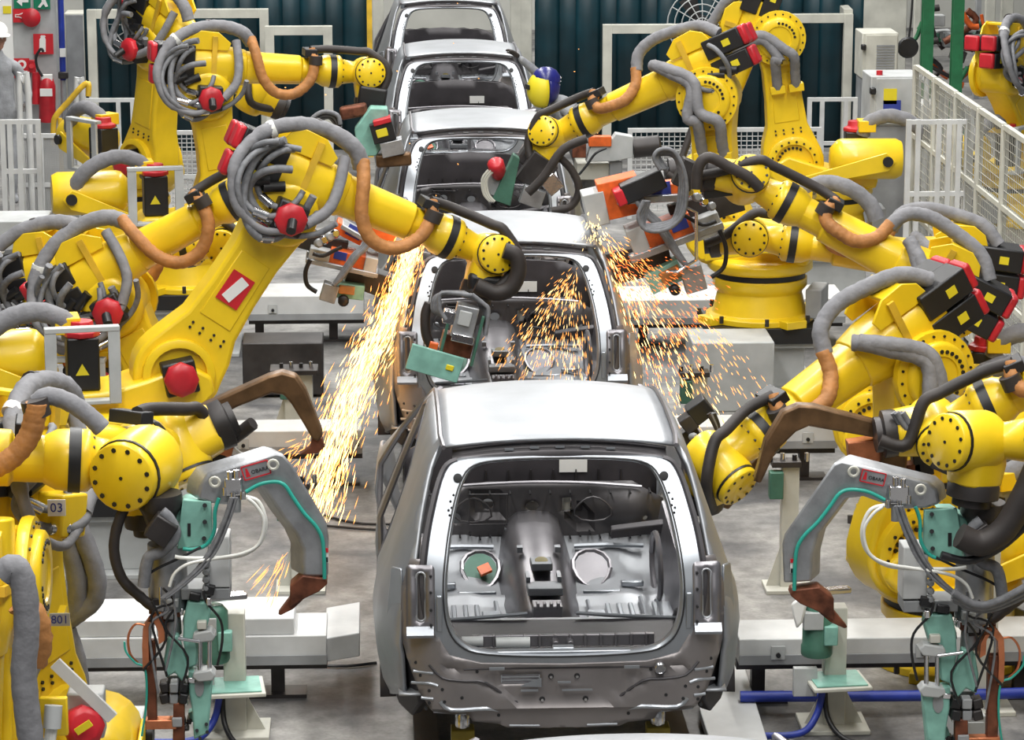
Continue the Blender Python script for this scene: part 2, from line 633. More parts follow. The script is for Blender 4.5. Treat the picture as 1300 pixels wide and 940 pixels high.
    for sg in (-1, 1):
        bead([(sg*.60, .735), (sg*.69, .735)])
        bead([(sg*.58, .675), (sg*.62, .685), (sg*.70, .677)])
        bead([(sg*.60, .61), (sg*.655, .61)])
        bead([(sg*.30, .545), (sg*.36, .565), (sg*.52, .56), (sg*.57, .60)], .010)
        bead([(sg*.11, .462), (sg*.25, .465)], .006)
        bead([(sg*.03, .545), (sg*.07, .556), (sg*.22, .556)], .006)
        bead([(sg*.62, .775), (sg*.56, .715), (sg*.46, .70), (sg*.36, .69), (sg*.20, .578), (0, .577)], .007, 'steeld', 'step_crease')
        bead([(sg*.45, .53), (sg*.60, .538)], .007)
        bead([(sg*.46, .75), (sg*.30, .752), (0, .752)], .005, 'steeld', 'step_crease')
        b = MB()
        for x, z in ((.06, .712), (.10, .60), (.56, .66), (.55, .60), (.62, .65), (.47, .62), (.66, .72), (.30, .52), (.635, .56), (.62, .59), (.40, .74), (.68, .78)):
            q = V(ft(sg*x, z))
            b.cyl(q-V((0, .008, 0)), q+V((0, .02, 0)), .008 if x > .2 else .014, n=8)
        b.build('panel_hole', 'sblack', tp, kind='stuff')
        b = MB()
        for x, z in ((.06, .712), (.10, .60)):
            q = V(ft(sg*x, z))
            b.cyl(q-V((0, .022, 0)), q+V((0, .02, 0)), .007, n=8)
        b.build('stud', 'chrome', tp, kind='stuff')
        b = MB()
        b.box((sg*.31, -.394, .762), .07, .012, .012)
        b.build('flange_clip', 'steel2', tp)
    b = MB()
    b.lathe((.44, -.386, .752), (0, -1, 0), [(.03, -.01), (.03, .012), (.022, .02), (.02, .012)], 16)
    b.build('rubber_plug', 'chrome', tp)
    b = MB()
    for k in range(3):
        b.box((-.2, -.352, .684+k*.016), .17, .01, .008)
    b.build('vent_slat', 'steelm', tp, kind='stuff')
    b = MB()
    b.prism([(-.2, -.386, .672), (-.105, -.386, .668), (-.105, -.386, .71), (-.14, -.386, .70)], (0, .008, 0))
    b.build('bright_tab', 'steel2', tp)
    for x_, z_, l_ in ((0, .69, .06), (-.16, .652, .08), (.06, .652, .14)):
        MB().box((x_, -.385, z_), l_, .012, .007).build('bright_tab', 'steel2', tp)
    # hem along the opening sill
    b = MB()
    b.box((0, -.34, .826), .62, .05, .014)
    b.box((0, -.30, .822), .10, .05, .03)
    b.build('sill_step', 'steel2', c, bev=.005)
    # ---- interior
    # cowl and dash band
    mb = MB()
    sheet(mb, [(-.70, .78), (.70, .78), (.70, 1.04), (.5, 1.13), (0, 1.16), (-.5, 1.13), (-.70, 1.04)], [], lambda x, z: (x, 2.62-.05*x*x, z), .08)
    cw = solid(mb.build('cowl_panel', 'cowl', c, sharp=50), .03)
    mb = MB()
    mb.box((.235, 2.595, .95), .155, .01, .075)  # white plate painted in for brightness seen through a cowl hole
    mb.build('light_gap_plate', 'swhite', cw)
    mb = MB()
    for k in range(9):
        mb.box((-.5+k*.125, 2.59, .87), .006, .02, .12)
    mb.build('cowl_rib', 'dark', cw, kind='stuff')
    mb = MB()
    fw = [(-.72, .46), (.72, .46), (.72, .80), (.55, .895), (.2, .90), (-.25, .90), (-.35, .885), (-.72, .80)]
    holes = [oval(-.245, .77, .034, .03), oval(.0, .765, .036, .028), rrect(.165, .215, .735, .81, .008), oval(.62, .70, .015, .015, 8), oval(-.42, .70, .026, .03)]
    def ff(x, z):
        y = 2.45-(.9-z)*.12
        d = math.hypot((x-.52)/.2, (z-.76)/.13)
        if d < 1:
            y -= .06*(1-d*d)
        d = math.hypot((x-.27)/.075, (z-.70)/.06)
        if d < 1:
            y += .05
        if abs(x+.245) < .10 and abs(z-.765) < .075:
            y += .03
        return (x, y, z)
    sheet(mb, fw, holes, ff, .035)
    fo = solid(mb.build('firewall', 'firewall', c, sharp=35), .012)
    mb = MB()
    mb.tube([(-.5, 2.40, .885), (-.3, 2.40, .898), (0, 2.40, .908), (.3, 2.40, .90), (.6, 2.40, .875)], .01, 6, 3)
    mb.build('firewall_lip', 'steelm', fo)
    mb = MB()
    mb.box((.19, 2.47, .77), .04, .02, .09)
    mb.build('connector_plate', 'cream', fo)
    mb = MB()
    for k in range(24):
        x_ = -.62+k*.055
        mb.cyl((x_, 2.35, .60+.012*(k % 3)), (x_, 2.42, .60+.012*(k % 3)), .006, n=6)
        if k % 2:
            mb.cyl((x_, 2.36, .85), (x_, 2.46, .85), .006, n=6)
    mb.build('bolt', 'sblack', fo, kind='stuff')
    mb = MB()
    mb.prism([(.42, 2.25, .62), (.74, 2.1, .70), (.74, 2.1, .75), (.42, 2.25, .67)], (0, .04, .02))
    mb.build('side_brace', 'steeld', c, bev=.006)
    # floor, tunnel, toe board
    mb = MB()
    def fl(x, y):
        ax = abs(x)
        z = .47
        if y > 2.1:
            z += (y-2.1)*.4
        if ax < .25:
            z += .0
        if .55 < y < 1.0:
            z += .05
        if abs(ax-.42) < .05:
            z += .012
        if y < .9:
            z += min(.14, (.9-y)*.7)
        if abs(y-1.62) < .05:
            z += .02
        d = math.hypot((ax-.33)/.09, (y-1.98)/.12)
        if d < 1:
            z += .03*(1-d)
        return (x, y, z)
    sheet(mb, [(-.76, -.3), (.76, -.3), (.76, 2.45), (-.76, 2.45)], [], fl, .06)
    solid(mb.build('floor_pan', 'steel', c, sharp=30), .01)
    mb = MB()
    rg = []
    for k in range(9):
        y = 2.42-k*.19
        wd, h = .19-.005*k, .26-.018*k
        rg.append([(x*wd*(1-.25*zz), y, .47+h*zz) for x, zz in ((-1.15, 0), (-1, .5), (-.9, .85), (-.6, 1), (0, 1.03), (.6, 1), (.9, .85), (1, .5), (1.15, 0))])
    mb.loft(rg, caps=False, closed=False)
    tn = solid(mb.build('tunnel', 'steelm', c, sharp=50), .01)
    mb = MB()
    mb.obox((0, 1.55, .69), (.055, 0, 0), (0, .1, -.01), (0, 0, .02))
    mb.build('tunnel_bracket', 'steel', tn, bev=.006)
    mb = MB().obox((0, 1.22, .655), (.09, 0, 0), (0, .10, -.01), (0, 0, .02))
    mb.build('tunnel_bracket', 'steel', tn, bev=.006)
    mb = MB()
    for sx in (-1, 1):
        mb.box((sx*.1, 1.8, .70), .03, .05, .03)
        mb.box((sx*.08, 1.35, .68), .02, .12, .03)
    mb.build('small_clips', 'steel', tn, kind='stuff')
    mb = MB()
    mb.lathe((0, 1.53, .708), (0, -.3, 1), [(.034, 0), (.034, .01), (.024, .012)], 14)
    mb.build('tunnel_hole_cover', 'olive', tn)
    mb = MB()
    mb.obox((0, .98, .60), (.075, 0, 0), (0, .06, 0), (0, 0, .05))
    for k in range(4):
        mb.box((-.05+.034*k, .93, .655), .016, .05, .03)
    mb.build('handbrake_bracket', 'steelm', tn, bev=.004)
    for sg in (-1, 1):
        mb = MB()
        mb.tube([(sg*.70, .57, .69), (sg*.4, .58, .70), (sg*.12, .60, .715)], .011, 6, 3)
        mb.build('seat_crossmember_edge', 'steel2', c)
        mb = MB()
        for dx in (-.06, .0, .06):
            mb.box((sg*(.40+dx), 1.25, .493), .025, .42, .02)
        mb.box((sg*.33, 1.68, .495), .2, .03, .02)
        mb.box((sg*.62, 1.3, .50), .10, .3, .02)
        mb.build('seat_rail_pressing', 'steel2', c, bev=.006)
        mb = MB()
        pts = [(sg*(.30+.10*math.cos(g)*(1+.2*math.sin(g))), 2.02+.16*math.sin(g), .52+.06*math.sin(g)) for g in [2*PI*k/14 for k in range(15)]]
        mb.tube(pts, .013, 6, 1)
        mb.build('footwell_pressing_rim', 'steelm', c)
        mb = MB()
        mb.prism([(sg*(.30+.09*math.cos(g)), 2.02+.14*math.sin(g), .515+.055*math.sin(g)) for g in [2*PI*k/14 for k in range(14)]], (0, 0, .006))
        mb.build('footwell_plug', 'dgreen' if sg < 0 else 'steelm', c)
        # inner side trim panel and strut
        mb = MB()
        pts = [(sg*.62, 1.72+.2*math.cos(g)*1.3, .62+.17*math.sin(g)) for g in [2*PI*k/14 for k in range(15)]]
        mb.tube(pts, .016, 6, 1)
        mb.prism([(sg*.66, .95, .48), (sg*.64, 2.3, .48), (sg*.70, 2.3, .82), (sg*.72, .95, .66)], (sg*.02, 0, 0))
        mb.build('inner_sill_panel', 'steelm', c)
    for sg in (-1, 1):
        for xx, y0_, y1_ in ((.24, .95, 1.5), (.52, 1.0, 1.55), (.60, 1.0, 1.5)):
            MB().tube([(sg*xx, y0_, .50), (sg*xx, (y0_+y1_)/2, .503), (sg*xx, y1_, .50)], .012, 6, 2).build('floor_bead', 'steel2', c)
        MB().tube([(sg*.22, 2.28, .575), (sg*.40, 2.28, .58), (sg*.60, 2.26, .58)], .014, 6, 2).build('toe_board_bead', 'steel2', c)
        MB().box((sg*.50, 1.80, .505), .12, .05, .03).build('seat_mount', 'steel2', c, bev=.008)
        MB().box((sg*.27, 1.20, .505), .10, .18, .03).build('seat_mount', 'steel2', c, bev=.008)
        q_ = [(sg*.33+sg*.10*math.cos(g)*(1-.35*math.sin(g)), 2.37, .76+.07*math.sin(g)) for g in [2*PI*k/12 for k in range(13)]]
        MB().tube(q_, .006, 6, 1).build('firewall_bead', 'firewall', fo)
    MB().tube([(-.15, 2.36, .66), (-.12, 2.36, .645), (.15, 2.36, .645)], .008, 6, 2).build('firewall_bead', 'steel', fo)
    MB().tube([(-.35, 2.37, .68), (-.35, 2.37, .85), (-.14, 2.37, .85), (-.14, 2.37, .68), (-.35, 2.37, .68)], .006, 6, 1).build('firewall_bead', 'firewall', fo)
    mb = MB()
    mb.obox((-.28, 1.97, .54), (.03, .01, .01), (-.01, .04, .01), (0, 0, .006))
    mb.build('orange_tag', 'orange', c)
    mb = MB()
    mb.box((0, .27, .68), 1.30, .62, .02)
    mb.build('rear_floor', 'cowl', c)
    mb = MB()
    mb.box((.02, .02, .765), .86, .03, .055)
    for k in range(12):
        mb.box((-.38+k*.072, -.0, .77), .012, .03, .06)
    for sx in (-.02, .05):
        mb.cyl((sx, -.06, .765), (sx, .02, .765), .018, n=8)
    mb.build('rear_crossmember', 'steelm', c, bev=.003)
    mb = MB()
    mb.cyl((-.46, -.02, .775), (-.36, -.02, .775), .024, n=10)
    mb.cyl((-.30, -.03, .77), (-.14, -.03, .77), .026, n=10)
    mb.build('wrapped_roll', 'pale', c)
    # front end: fender inners, rails and nose panel
    mb = MB()
    for sg in (-1, 1):
        mb.box((sg*.42, 3.0, .62), .12, .8, .14)
        mb.lathe((sg*.56, 2.85, .5), Z, [(.14, 0), (.14, .34), (.09, .36)], 14)
    mb.box((0, 3.42, .68), 1.3, .06, .3)
    mb.build('front_rail_frame', 'steel', c, bev=.01)
    mb = MB()
    mb.prism([(-.53, 1.74, 1.565), (.53, 1.74, 1.565), (.53, 1.84, 1.50), (-.53, 1.84, 1.50)], (0, -.02, -.03))
    mb.build('windscreen_header', 'steel', c)
    return c
car1 = make_car()
CARLAB = [
    'bare silver hatchback body nearest the camera, rear opening facing forward',
    'bare silver hatchback body amid the spark showers, second in the queue',
    'bare silver hatchback body behind the grey and mint gun head, third in the queue',
    'bare silver hatchback body beside the masked welder, fourth in the queue',
    'bare silver hatchback body farthest away, at the curtain gap',
    'bare silver hatchback roof just entering the bottom edge of the view']
car1['label'] = CARLAB[0]
for k in (1, 2, 3, 4, -1):
    cc = copy_tree(car1)
    cc.location.y += 5.2*k if k > 0 else -5.41
    cc['label'] = CARLAB[k] if k > 0 else CARLAB[5]

# ------------------------------------------------------------------ yellow six-axis robots
def rrsq(c, u, v, a, b, k=.35, n=3):
    """rounded rectangle ring in the plane u, v"""
    o = []
    r = min(a, b)*k*2
    for sx, sy, a0 in ((1, 1, 0), (-1, 1, 90), (-1, -1, 180), (1, -1, 270)):
        for i in range(n+1):
            g = R(a0+90*i/n)
            o.append(c+u*(sx*(a-r)+r*math.cos(g))+v*(sy*(b-r)+r*math.sin(g)))
    return o

def pedestal(x, y, h, label, w=.62):
    t = thing('robot_pedestal', label, 'pedestal', (x, y, 0), 'robot pedestals')
    MB().box((x, y, .015), w+.22, w+.22, .03).build('base_plate', 'pale', t, bev=.004)
    hc = h-.12 if h > .4 else h
    MB().box((x, y, hc/2), w, w, hc-.05).build('column', 'pale', t, bev=.01)
    if h > .4:
        MB().box((x, y, h-.06), w+.2, w+.2, .12).build('riser_plate', 'black', t, bev=.006)
        h -= .12
    MB().box((x, y, h-.02), w+.12, w+.12, .04).build('top_plate', 'pale', t, bev=.004)
    return t

def robot(label, x, y, ped, yaw, t2, t3, la=1.075, fl=1.28, tool=(0, 0, -1), cs=1, loops=3, brown=True, dress=True, guard=True, low=True, tl=.3, jdir=None, ws=1., motors=True, emotor=True, those=True):
    """cs: +1 shows its motor side to the camera, -1 its disc side"""
    d = V((math.cos(R(yaw)), math.sin(R(yaw)), 0))
    s = V((math.sin(R(yaw)), -math.cos(R(yaw)), 0))
    t2, t3 = R(t2), R(t3)
    B = V((x, y, ped))
    q = lambda u, v, w_: B+d*u+s*v+Z*w_
    a = d*math.sin(t2)+Z*math.cos(t2)
    ap = d*math.cos(t2)-Z*math.sin(t2)
    f = d*math.cos(t3)+Z*math.sin(t3)
    n = -d*math.sin(t3)+Z*math.cos(t3)
    c2 = q(.31, 0, .67)
    c3 = c2+a*la
    e = c3+n*.225
    W = e+f*fl
    t = V(tool).normalized()
    rb = thing('industrial_robot', label, 'robot', B, 'yellow welding robots')
    F = lambda u, v, w_: e+f*u+s*v+n*w_
    if low:
        # base and swivel
        m = MB().lathe(B, Z, [(.41, 0), (.41, .045), (.36, .06), (.32, .22), (.36, .27), (.36, .33)], 24)
        for k in range(4):
            g = PI/4+k*PI/2
            m.obox(B+(d*math.cos(g)+s*math.sin(g))*.40+Z*.03, (d*math.cos(g)+s*math.sin(g))*.1, (d*-math.sin(g)+s*math.cos(g))*.09, Z*.03)
        bo = m.build('base', 'yellow', rb, bev=.006)
        MB().bolts(B+Z*.03, Z, .46, 8, .016, .05).build('bolt_ring', 'dark', bo, kind='stuff')
        MB().obox(q(-.44, 0, .16), d*.06, s*.17, Z*.11).build('connector_box', 'mgrey', bo, bev=.008)
        MB().lathe(B+Z*.33, Z, [(.345, 0), (.345, .045)], 24).build('swivel_ring', 'black', rb)
        # turret
        m = MB().lathe(B+Z*.375, Z, [(.38, 0), (.40, .03), (.40, .09), (.36, .11)], 24)
        pl = [(-.40, .46), (.42, .46), (.52, .56), (.50, .66), (.36, .74), (.12, .66), (-.10, .60), (-.34, .60), (-.42, .54)]
        m.prism([q(u, -.23, z) for u, z in pl], s*.46)
        tu = m.build('turret', 'yellow', rb, bev=.02)
        # J1 motor with guard
        m = MB().obox(q(-.25, .08, .76), d*.095, s*.095, Z*.16)
        mo = m.build('turn_motor', 'black', rb, bev=.012)
        MB().lathe(q(-.25, .08, .92), Z, [(.11, 0), (.11, .03), (.075, .045), (.07, .09)], 8).build('motor_cap', 'red', mo, bev=.004)
        if cs > 0:
            MB().prism([q(-.30, .18, .70), q(-.22, .18, .70), q(-.26, .18, .77)], s*.003).build('warning_sticker', 'sticker', mo)
        if guard and cs > 0:
            m = MB()
            for u in (-.45, -.08):
                m.obox(q(u, cs*.30, .78), d*.035, s*.012, Z*.23)
            m.obox(q(-.265, cs*.28, 1.0), d*.22, s*.035, Z*.015)
            m.obox(q(-.265, cs*.25, .56), d*.22, s*.06, Z*.012)
            m.build('motor_guard', 'pale', rb, bev=.004)
        # balancer
        bp = q(-.50, -cs*.12, .76) if cs > 0 else q(-.04, cs*.36, .74)
        m = MB().lathe(bp, -d, [(.10, -.06), (.165, 0), (.175, .04), (.175, .50), (.15, .55), (.0, .56)], 18)
        ba = m.build('balancer_cylinder', 'yellow', rb)
        kx, kv = (0, cs*.07) if cs > 0 else (.46, cs*.54)
        m = MB().prism([q(-.42+kx*1.6, kv, .52), q(-.42+kx*1.6, kv, .60), q(-.90+kx, kv, .82), q(-.98+kx, kv, .74), q(-.92+kx, kv, .66)], s*cs*.02)
        m.build('balancer_bracket', 'yellow', ba, bev=.006)
        MB().lathe(q(-.91+kx, kv+cs*.02, .745), s*cs, [(.045, 0), (.045, .03)], 12).build('pivot_cap', 'black', ba)
        MB().tube([q(-.30, cs*.02, .90), q(-.34, cs*.04, 1.0), q(-.50, cs*.06, 1.07), q(-.68, cs*.05, 1.03), q(-.82, cs*.02, .92), q(-.88, -.02, .80)], .062, 10, 5, .04).build('rear_hose', 'hose', rb)
        MB().obox(q(-.33, 0, .98), d*.075, s*.1, Z*.05).build('hose_clamp', 'yellow', rb, bev=.006)
    # lower arm
    prof = []
    def arc(c, r, a0, a1, k=10):
        return [c+(ap*math.cos(R(a0+(a1-a0)*i/k))+a*math.sin(R(a0+(a1-a0)*i/k)))*r for i in range(k+1)]
    pts = arc(c2, .27, 160, 380, 14)
    for tt, wd in ((.18, .235), (.3, .185), (.5, .165), (.72, .16), (.86, .175)):
        pts.append(c2+a*(la*tt)+ap*wd)
    pts += arc(c3, .205, 10, 170, 10)
    for tt, wd in ((.86, .17), (.72, .15), (.5, .15), (.3, .165), (.18, .215)):
        pts.append(c2+a*(la*tt)-ap*wd)
    m = MB().prism([p-s*.13 for p in pts], s*.26)
    lo = m.build('lower_arm', 'yellow', rb, bev=.025, seg=3)
    # inner raised web on the arm
    for sd in (-1, 1):
        pw = [c2+a*(la*.33)-ap*.10, c2+a*(la*.33)+ap*.12, c2+a*(la*.72)+ap*.105, c2+a*(la*.72)-ap*.10]
        MB().prism([p+s*sd*.125 for p in pw], s*sd*.012).build('arm_web', 'yellow', lo, bev=.006)
    m = MB()
    for tt in (.24, .27):
        for uu in (-.1, -.03, .05, .12):
            p = c2+a*(la*tt)+ap*uu+s*cs*.13
            m.cyl(p-s*cs*.01, p+s*cs*.008, .009, n=6)
    m.build('arm_bolts', 'dark', lo, kind='stuff')
    # shoulder: motor on one side, bolted disc on the other
    MB().lathe(c2+s*.13, s, [(.215, -.02), (.215, .05), (.19, .06), (.17, .06), (.165, .02)], 24).build('shoulder_ring', 'yellow', rb)
    m = MB().obox(c2+s*.21, (a+ap).normalized()*.10, (a-ap).normalized()*.10, s*.07)
    mo = m.build('shoulder_motor', 'black', rb, bev=.012)
    MB().lathe(c2+s*.27, s, [(.105, 0), (.105, .05), (.08, .07), (.05, .075)], 8).build('motor_cap', 'red', mo, bev=.004)
    MB().lathe(c2-s*.13, -s, [(.235, -.02), (.235, .05), (.215, .06), (.17, .06), (.165, .03), (.1, .03)], 28).build('shoulder_disc', 'yellow', rb)
    m = MB().bolts(c2-s*.19, -s, .193, 18, .010, .008)
    m.bolts(c2-s*.16, -s, .135, 9, .013, .012, .3, 2.6)
    m.bolts(c2-s*.16, -s, .135, 9, .013, .012, 3.5, 5.8)
    m.build('disc_bolts', 'black', rb, kind='stuff')
    # elbow
    m = MB().lathe(c3-s*.19, s, [(.17, 0), (.20, .03), (.20, .35), (.17, .38)], 24)
    m.obox(c3+n*.11-f*.02, f*.17, s*.165, n*.12)
    m.build('elbow_housing', 'yellow', rb, bev=.015)
    m = MB().lathe(c3-s*.17, -s, [(.235, 0), (.24, .02), (.235, .05), (.185, .055), (.18, .085), (.165, .095), (.11, .095), (.105, .085)], 28)
    dc = m.build('elbow_disc', 'yellow', rb)
    m = MB().bolts(c3-s*.222, -s, .21, 20, .008, .007)
    m.bolts(c3-s*.262, -s, .135, 7, .012, .008, .2, 1.9)
    m.bolts(c3-s*.262, -s, .135, 7, .012, .008, 2.5, 4.2)
    m.build('disc_bolts', 'black', dc, kind='stuff')
    m = MB().obox(c3+s*.25, f*.095, s*.07, n*.095)
    mo = m.build('elbow_motor', 'black' if emotor else 'yellow', rb, bev=.012)
    if emotor:
        MB().lathe(c3+s*.31, s, [(.10, 0), (.10, .05), (.075, .07), (.045, .075)], 8).build('motor_cap', 'red', mo, bev=.004)
        MB().cyl(c3+s*.4, c3+s*.47-n*.05, .03, n=8).build('motor_plug', 'black', mo)
    # forearm casting with wrist motors at its back
    m = MB().loft([rrsq(F(-.24, 0, 0), s, n, .165, .15), rrsq(F(-.05, 0, 0), s, n, .175, .165), rrsq(F(.16, 0, 0), s, n, .165, .155), rrsq(F(.30, 0, 0), s, n, .135, .135)])
    m.build('elbow_casting', 'yellow', rb, bev=.008)
    for i, (vv, ww) in enumerate(((cs*.10, .10), (-cs*.085, .09), (cs*.09, -.07)) if motors else ()):
        m = MB().obox(F(-.27, vv, ww), f*.15, s*.085, n*.075)
        mo = m.build('wrist_motor', 'black', rb, bev=.01)
        MB().obox(F(-.44, vv, ww), f*.028, s*.078, n*.074).build('motor_cap', 'red', mo, bev=.018)
        MB().obox(F(-.30, vv+cs*.086, ww), f*.03, s*.002, n*.025).build('warning_sticker', 'sticker', mo)
    # saddle brackets for the dress pack
    for vv in (-.14, .14):
        pl = [(-.20, .14), (.14, .14), (.16, .20), (.06, .28), (-.08, .29), (-.16, .24)]
        MB().prism([F(u, vv-.009, w_) for u, w_ in pl], s*.018).build('hose_bracket', 'yellow', rb, bev=.004)
    MB().obox(F(-.02, 0, .268), f*.07, s*.14, n*.012).build('hose_bracket_top', 'yellow', rb, bev=.004)
    m = MB().obox(F(.03, cs*.165, .03), f*.02, s*.01, n*.22)
    m.build('cable_strap', 'yellow2', rb)
    # forearm
    L1 = fl-.30
    m = MB().loft([rrsq(F(.27, 0, 0), s, n, .13, .13), rrsq(F(.32, 0, 0), s, n, .125, .125), rrsq(F(L1*.75, 0, 0), s, n, .112, .112), rrsq(F(L1*.76, 0, 0), s, n, .10, .10, .49), rrsq(F(L1-.10, 0, 0), s, n, .10, .10, .49)])
    fo = m.build('forearm', 'yellow', rb, bev=.006)
    MB().lathe(F(L1-.11, 0, 0), f, [(.10, 0), (.125, .05), (.13, .10)], 20).build('forearm_flange', 'yellow', rb)
    MB().lathe(F(L1-.01, 0, 0), f, [(.135, 0), (.135, .05)], 20).build('black_ring', 'black', rb)
    MB().lathe(F(L1+.04, 0, 0), f, [(.13, 0), (.13, .03), (.115, .045), (.10, .06), (.085, .14), (.09, .27)], 20).build('wrist_neck', 'yellow', rb)
    MB().bolts(F(L1+.085, 0, 0), f, .105, 12, .009, .01).build('ring_bolts', 'black', rb, kind='stuff')
    # wrist: bend joint with round covers
    j = t.cross(f)
    j = j.normalized() if j.length > .2 else s.copy()
    if jdir:
        j = (V(jdir)-t*V(jdir).dot(t)).normalized()
    elif j.dot(CAM-W) < 0:
        j = -j
    bl = .15 if ws < 1.05 else .07
    m = MB().lathe(W-j*bl*ws, j, [(.105*ws, 0), (.122*ws, .025*ws), (.128*ws, .05*ws), (.128*ws, (bl+.13)*ws), (.115*ws, (bl+.15)*ws)], 24)
    wr = m.build('wrist_body', 'yellow', rb)
    MB().lathe(W+j*.145*ws, j, [(.123*ws, 0), (.123*ws, .012*ws)], 24).build('seal_ring', 'black', wr)
    MB().lathe(W+j*.155*ws, j, [(.118*ws, 0), (.118*ws, .03*ws), (.112*ws, .036*ws)], 24).build('wrist_cover', 'yellow', wr)
    m = MB().bolts(W+j*.187*ws, j, .097*ws, 12, .009*ws, .008)
    m.bolts(W+j*.187*ws, j, .001, 1, .008, .008)
    m.build('cover_bolts', 'black', wr, kind='stuff')
    k = t.cross(j).normalized()
    m = MB().loft([rrsq(W+t*.02, j, k, .12, .10), rrsq(W+t*.10, j, k, .13, .105), rrsq(W+t*(tl-.10), j, k, .115, .10)])
    m.build('wrist_fork', 'yellow', wr, bev=.01)
    MB().lathe(W+t*(tl-.11), t, [(.115, 0), (.12, .02), (.12, .07), (.09, .08), (.09, .11)], 20).build('tool_flange', 'dark', rb)
    # dress pack
    if dress and cs > 0:
        pk = [F(.33, cs*.06, .20), F(.24, cs*.07, .29), F(.05, cs*.07, .325), F(-.18, cs*.13, .28), F(-.36, cs*.22, .14), F(-.43, cs*.32, -.06), F(-.34, cs*.36, -.26), F(-.14, cs*.36, -.34), F(.04, cs*.32, -.28)]
        MB().tube(pk, [.052, .052, .050, .046, .036, .028, .022, .02], 10, 8, .035).build('dress_hose', 'hose', rb)
        pk = [F(.20, cs*.12, .22), F(.22, cs*.2, .05), F(.20, cs*.26, -.10), F(.10, cs*.30, -.22)]
        MB().tube(pk, .035, 9, 5, .03).build('dress_hose', 'hose', rb)
        for i, (u_, w_) in enumerate(((-.02, .325), (-.28, .22))):
            MB().lathe(F(u_, cs*(.07+.1*i), w_-.005), f if i == 0 else (f+n), [(.053, -.02), (.055, 0), (.053, .02)], 12).build('hose_tie', 'wcable' if i else 'rubber', rb)
    if dress and cs < 0:
        for i in (0, 1):
            o_ = .10*i
            pk = [F(.30-.02*i, cs*(.12+.03*i), .17), F(.18, cs*.22, .10-o_*.3), F(.02+o_*.3, cs*.30, -.06-o_*.3), c3+f*(.06+o_)-n*.06+s*cs*.34, c3-a*.16-ap*(.10-o_*1.6)+s*cs*.33, c3-a*.32-ap*(.10-o_*1.6)+s*cs*.24, c3-a*.45-ap*(.10-o_*1.6)+s*cs*.18]
            MB().tube(pk, .044, 10, 8, .035).build('dress_hose', 'hose', rb)
            MB().obox(c3-a*.44-ap*(.10-o_*1.6)+s*cs*.17, a*.035, ap*.065, s*.06).build('hose_clamp', 'yellow', rb, bev=.006)
        pk = [F(-.26, cs*.10, .18), F(-.14, cs*.06, .29), F(.05, cs*.02, .33), F(.24, cs*.0, .34), F(.38, cs*.02, .29), F(.44, cs*.06, .18)]
        MB().tube(pk, .046, 10, 8, .035).build('dress_hose', 'hose', rb)
    if brown and cs > 0:
        pk = [F(.32, cs*.08, .24), F(.36, cs*.155, .12), F(.42, cs*.18, -.06), F(.53, cs*.185, -.17), F(.68, cs*.175, -.17), F(.80, cs*.16, -.06), F(.83, cs*.13, .08), F(.80, cs*.08, .17)]
    elif brown:
        pk = [F(.44, cs*.06, .20), F(.48, cs*.11, .09), F(.58, cs*.17, .02), F(.70, cs*.18, .02), F(.80, cs*.16, .04), F(.83, cs*.13, .10), F(.80, cs*.08, .17)]
    if brown:
        MB().tube(pk, .042, 10, 8, .04).build('leather_sleeve', 'brown', rb)
        MB().lathe(F(.84, cs*.13, .06), n, [(.055, 0), (.055, .07)], 12).build('sleeve_collar', 'rubber', rb)
    pk = [F(.80, cs*.08, .17), F(.95, cs*.05, .18), F(fl-.1, cs*.1, .18), W+n*.17+s*cs*.12, W+f*.15+s*cs*.15+n*.02, W+t*(tl-.02)+s*cs*.12]
    if those:
        MB().tube(pk, .032, 8, 5).build('tool_hose', 'rubber', rb)
    MB().obox(F(.80, cs*.05, .15), f*.05, s*.09, n*.03).build('hose_saddle', 'black', rb, bev=.006)
    rnd = random.Random(int(x*100)+int(y*77))
    for i in range(loops+1 if loops > 2 else loops):
        rr = .13+.035*i
        ph = rnd.uniform(-.3, .3)
        pts = []
        for k in range(11):
            g = R(100)+ph+k*R(250)/10
            pts.append(F(-.12+.07*math.sin(i*2.1)+rr*(1.1+.25*math.sin(i*1.7))*math.cos(g), cs*(.24+.06*math.sin(k*.9+i)+.02*i), -.07+.05*math.cos(i*2.7)+rr*(1.15+.2*math.cos(i*2.3))*math.sin(g)))
        MB().tube(pts, .019+.006*(i % 2), 7, 4).build('cable_loop', 'cable', rb)
        MB().cyl(pts[6], pts[6]+(pts[7]-pts[6]).normalized()*.09, .028, n=9).build('cable_connector', 'chrome', rb)
    for i in range(2 if loops else 0):
        p0 = F(-.30+.1*i, cs*.2, -.12)
        MB().cyl(p0, p0+(f*.8+n*.35).normalized()*.13, .032, n=9).build('plug', 'black', rb)
    return dict(root=rb, W=W, T=W+t*tl, t=t, f=f, n=n, s=s, e=e, c2=c2, c3=c3, d=d, a=a, F=F, j=j)

def tip(px, py, Y, W=None):
    return P(px, py, Y)

